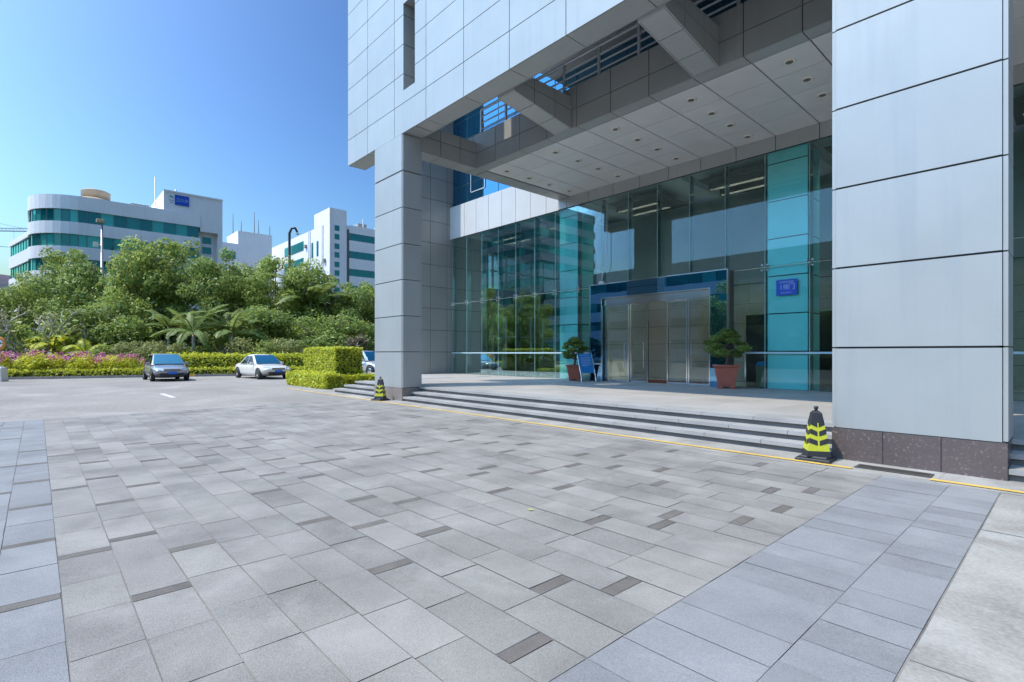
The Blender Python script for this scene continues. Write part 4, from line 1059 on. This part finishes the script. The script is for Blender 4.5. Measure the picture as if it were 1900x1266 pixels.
s_ = MB(); s_.lathe([(2.7, 24.7), (2.7, 26.1), (2.2, 26.4)], 28, cx=-108, cy=7.1); s_.lathe([(1.9, 26.4), (1.9, 27.5), (2.0, 27.6), (1.5, 27.9)], 28, cx=-108, cy=7.1)
s_.build('roof_tank', M['tan'], bA_)
m_ = MB(); m_.tube([(-101.5, 14.2, 24.7), (-101.5, 14.2, 30.2)], .07, 6); m_.tube([(-100.6, 16.9, 27.85), (-100.6, 16.9, 28.5)], .12, 6); m_.box(-100.6, -99.9, 10.8, 13.2, 24.9, 25.0)
for k in range(5): m_.tube([(-100.2, 10.9+.55*k, 24.7), (-100.2, 10.9+.55*k, 25.2)], .04, 5)
m_.build('roof_mast', M['pole'], bA_)
rs_ = thing('roof_sign', 'dark blue sign with pale characters high on the stair tower of the curved block', 'sign', (-99.55, 17.5, 26.6))
b = MB(); b.box(-99.61, -99.5, 16.62, 18.62, 25.75, 27.4); b.build('sign_plate', M['blue_sign'], rs_)
text_on('sign_lettering', [('工', .62, -.55, 0), ('口', .5, .0, 0), ('米', .6, .6, 0)], (-99.485, 17.62, 26.55), (0,1,0), (0,0,1), M['sign_text'], rs_)
b = MB(); b.face([(-99.6,15.85,26.9),(-99.6,16.45,26.75),(-99.6,16.45,27.0),(-99.6,15.95,27.3)]); b.box(-99.615,-99.58,15.85,16.45,26.35,26.48); b.box(-99.615,-99.58,15.9,16.4,26.0,26.12); b.build('emblem', M['logo_green'], rs_)
bB_ = thing('rooftop_block', 'plain white block with thin roof aerials between the two larger white buildings', 'office block', (-130, 33, 0))
w_ = MB(); w_.box(-140, -125.1, 24, 32.7, 0, 25.6); w_.box(-134, -125, 32.7, 39.8, 0, 28.3); w_.box(-134.05, -124.95, 32.65, 39.85, 28.3, 28.5); w_.build('wall', M['bldg'], bB_)
w_ = MB()
for z in (22.2, 18.6): w_.box(-125.12, -125.04, 29.8, 32.2, z, z+1.6)
w_.build('window', M['green_glass'], bB_)
for (x, y, h_) in ((-131, 33.2, 33.5), (-126, 33.6, 31), (-125.6, 36.2, 33.4), (-127, 37.5, 32), (-125.6, 39.5, 30.8)):
    m_ = MB(); m_.tube([(x,y,28.4),(x,y,h_)], [.10,.05], 6); m_.build('aerial', M['pole_black'], bB_)
bC_ = thing('gable_building', 'white office building with a sunlit windowed gable, square tower and green window bands', 'office block', (-110, 55, 0))
w_ = MB(); zz = [0, 6.9, 10.5, 14.1, 17.6, 21.3, 25.0]
w_.box(-150, -102.55, 43.7, 75, 0, 28.0)     # core, its +X side is covered below
w_.box(-102.55, -102.3, 43.7, 47.3, 0, 31.0); w_.box(-110.2, -102.56, 43.68, 47.3, 27.9, 31.0)
prev = 0
for z in zz[1:]:
    w_.box(-102.55, -102.3, 47.9, 75, prev, z); prev = z + 1.5
w_.box(-102.55, -102.3, 47.9, 75, prev, 28.1)
w_.box(-102.25, -102.12, 43.6, 43.95, 0, 31.1)
for k in (105.5, 106.1): w_.box(-k-.1, -k+.1, 43.55, 43.69, 0, 28)
for k in (112.4, 113.2): w_.box(-k-.15, -k+.15, 43.5, 43.69, 0, 28)
w_.build('wall', M['bldg'], bC_)
for z in zz[1:]:
    g_ = MB(); g_.box(-102.50, -102.42, 47.9, 75, z, z+1.5); o = g_.build('window_band', M['green_glass'], bC_)
    g_ = MB()
    for k in range(17): g_.box(-102.43, -102.36, 48+1.6*k-.04, 48+1.6*k+.04, z, z+1.5)
    g_.build('mullion', M['wframe'], o)
    for dz in (0, 1.75):
        g_ = MB(); g_.box(-102.32, -102.26, 44.7, 45.7, z - .25 + dz, z + .85 + dz); g_.build('window', M['green_glass'], bC_)
    g_ = MB(); g_.box(-128, -116.2, 43.6, 43.68, z-.6, z+1.4); g_.build('window_band', M['green_glass'], bC_)
g_ = MB(); g_.box(-102.52, -102.44, 47.3, 47.9, 0, 27.2); g_.build('stair_slot', M['lobby_dark'], bC_)
for x in (-111.2, -108.4):
    for z in (12, 16.5, 22.0):
        g_ = MB(); g_.box(x-.4, x+.4, 43.6, 43.67, z, z+3.2); g_.build('window', M['green_glass'], bC_)
for (x, z) in ((-104.6, 20.2), (-104.6, 16.6), (-113.8, 20.4), (-114.6, 24.6)):
    a_ = MB(); a_.box(x-.45, x+.45, 43.2, 43.66, z, z+.7); a_.build('air_conditioner', M['kerb'], bC_, bevel=.04)
a_ = MB()
for (x, y, h_) in ((-106, 52, .9), (-108, 58, 1.6), (-105, 64, 1.0)): a_.box(x-1.2, x+1.2, y-1, y+1, 28.0, 28.0+h_+.6); a_.tube([(x+1.6,y,28),(x+1.6,y,30.5)], .12, 6)
a_.build('roof_plant', M['pole'], bC_)
fb = thing('distant_block', 'hazy pinkish block low on the skyline at the left edge', 'building', (*W(-8, 260), 0), R(40))
b = MB(); b.box(-14,14,-12,12,0,36.5); b.box(-8,2,-6,6,36.5,41); b.build('wall', M['haze_bldg'], fb, world=False)
b = MB()
for k in range(9): b.box(-14.05,14.05,-12.05,12.05,3+3.8*k,4.4+3.8*k)
b.build('window_band', M['pole'], fb, world=False)
cr = thing('tower_crane', 'faint jib of a distant tower crane on the left skyline', 'crane', (*W(-60, 230), 0), math.atan2(C_, S_))
b = MB(); b.box(-.8,.8,-.8,.8,0,62); b.build('mast', M['pole'], cr, world=False)
b = MB()
for z, y in ((56,-.5),(56,.5),(57.2,0)): b.tube([(-14,y,z),(26.5,y,z-.6)], .13, 4)
for k in range(26): b.tube([(-14+1.55*k,-.5,56),(-13.2+1.55*k,0,57.1),(-12.45+1.55*k,.5,56)], .07, 4)
b.build('jib', M['pole'], cr, world=False)
b = MB(); b.tube([(0,0,62),(25,0,56.6)], .05, 4); b.tube([(20.5,0,56),(20.5,0,50)], .05, 4); b.box(19.9,21.1,-.4,.4,49.4,50.6); b.build('hook_line', M['pole_black'], cr, world=False)
cb = thing('overhead_cable', 'thin overhead cable crossing low at the left skyline', 'cable', (*W(-60, 120), 0))
b = MB(); p0, p1 = W(-60, 120), W(36, 120); b.tube([(p0[0],p0[1],26.6),(p1[0],p1[1],25.9)], .06, 4); b.build('wire', M['pole'], cb)
# lamp posts
x, y = W(189, 52); lp = thing('lamp_post', 'slim grey lamp post rising from the trees before the curved building', 'lamp post', (x, y, 0))
b = MB(); b.tube([(x,y,0),(x,y,14.6)], [.16,.10], 10); b.build('post', M['pole'], lp)
b = MB(); b.box(x-.25,x+.25,y-.45,y+.2,14.6,14.95); b.build('lamp_head', M['tan'], lp, bevel=.04)
b = MB(); b.box(x-.05,x+.35,y-.7,y-.3,12.1,12.6); b.tube([(x,y,12.4),(x,y-.6,12.4)], .04, 6); b.build('camera_box', M['paint_white'], lp)
x, y = W(537, 60); hp = thing('hooked_pole', 'dark pole with a hooked top standing before the right white building', 'pole', (x, y, 0))
b = MB(); b.tube([(x,y,0),(x,y,15.4),(x+.1,y+.2,16.0),(x+.3,y+.55,16.05),(x+.4,y+.75,15.6)], [.15,.15,.14,.14,.12], 10); b.build('post', M['pole_black'], hp)
b = MB(); b.box(x+.25,x+.5,y+.6,y+.95,15.3,15.55); b.build('camera_head', M['paint_white'], hp, bevel=.05)
# across the lane, behind the camera: what the lobby glass mirrors
bo = thing('banded_building', 'long white banded office block across the lane, seen mirrored in the lobby glass', 'office block', (-30, -52, 0))
banded(bo, [(-78,-60),(14,-60),(14,-46),(-78,-46)], [2.2, 5.8, 9.4, 13.0], 17.0, 1.7, 2.4)
tb = thing('reflection_block', 'taller grey banded block added beyond the lane to darken the left lobby glass', 'office block', (-116, -56, 0))  # unseen block added to darken what the left glass mirrors
banded(tb, [(-155,-66),(-80,-66),(-80,-47),(-155,-47)], [2.2 + 3.6*k for k in range(9)], 35.0, 1.9, 2.4)
for c_ in tb.children:
    if c_.name.startswith('wall'): c_.data.materials[0] = M['pole']
for i, (o, x, y, s, lab) in enumerate(((tA,-27,-25,1.0,'dark tree across the lane, leftmost of those mirrored in the glass'), (tB,-20,-27,.9,'round tree across the lane between two others, mirrored in the glass'), (tA,-12,-25,.85,'tree across the lane behind the parked saloons, mirrored in the doors'), (tC,-4,-27,.9,'pointed tree across the lane, mirrored right of the doors'), (tB,5,-25,.85,'tree across the lane at the right, mirrored in the near glass'))):
    dup(o, (x, y, 0), i*1.3, lab, 'trees across the lane', s)
for i, (o, tt, n, s, lab) in enumerate(((tB, -9, 8, 1.05, 'large tree just outside the left edge of the view, first along the kerb'), (tA, -15, 10, 1.1, 'large tree beyond the left edge, second along the kerb'), (tB, -21, 8, 1.1, 'large tree beyond the left edge, third along the kerb'), (tA, -28, 10, 1.15, 'large tree beyond the left edge, farthest along the kerb'))):
    dup(o, kp(tt, n, .12), 2.1*i, lab, 'trees along the kerb left of the view', s)
dup(tB, (-36, 31, 0), 1.0, 'tree outside the side window of the lobby, seen through the glass', 'trees beside the lobby', .8)
dup(tA, (-41, 39, 0), 2.0, 'farther tree outside the side window of the lobby', 'trees beside the lobby', .9)
oh = hedge('lane_hedge', 'clipped hedge across the lane behind the parked saloons', 'hedge', 'leaf_a', ((-30, -21.5, 0), 0), (0, 36, 0, 1.2, 1.3), 9000, .22, .2, .1)
# ------------------------------------------------------------------ light, sky, camera
sun_dir = Vector((.48, 1.0, -1.80)).normalized()
sl = bpy.data.lights.new('sun', 'SUN'); sl.energy = SUN; sl.angle = R(.53); sl.color = (1, .885, .72)
so_ = bpy.data.objects.new('sun', sl); col.objects.link(so_); so_.rotation_euler = sun_dir.to_track_quat('-Z', 'Y').to_euler()
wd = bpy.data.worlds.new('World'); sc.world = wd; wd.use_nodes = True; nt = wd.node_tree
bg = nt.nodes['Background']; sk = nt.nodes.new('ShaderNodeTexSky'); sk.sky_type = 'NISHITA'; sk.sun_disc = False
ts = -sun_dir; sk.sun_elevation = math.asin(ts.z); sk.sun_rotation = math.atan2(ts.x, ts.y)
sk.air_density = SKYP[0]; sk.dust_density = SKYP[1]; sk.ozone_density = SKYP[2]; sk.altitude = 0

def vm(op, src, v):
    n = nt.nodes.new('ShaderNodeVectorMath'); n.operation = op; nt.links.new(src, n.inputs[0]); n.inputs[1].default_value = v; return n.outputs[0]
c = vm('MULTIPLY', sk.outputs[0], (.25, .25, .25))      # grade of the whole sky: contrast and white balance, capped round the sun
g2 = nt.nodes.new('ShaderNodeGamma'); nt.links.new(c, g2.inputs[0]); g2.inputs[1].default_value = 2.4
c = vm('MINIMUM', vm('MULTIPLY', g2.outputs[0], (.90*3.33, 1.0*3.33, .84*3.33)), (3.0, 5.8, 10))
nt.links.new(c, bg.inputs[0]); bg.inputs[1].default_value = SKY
cd = bpy.data.cameras.new('camera'); cam = bpy.data.objects.new('camera', cd); col.objects.link(cam); sc.camera = cam
cd.sensor_width = 36; cd.lens = 36*F/1900; cd.shift_y = 22/1900; cd.clip_end = 3000; cd.clip_start = .05
cam.location = (0, 0, EYE); cam.rotation_euler = Vector((-C_, S_, 0)).to_track_quat('-Z', 'Y').to_euler()
sc.view_settings.view_transform = 'Standard'; sc.view_settings.look = 'None'; sc.view_settings.exposure = EXPO; sc.view_settings.gamma = 1
sc.cycles.use_denoising = True
sc.cycles.max_bounces = 10; sc.cycles.transparent_max_bounces = 24; sc.cycles.caustics_reflective = False; sc.cycles.caustics_refractive = False
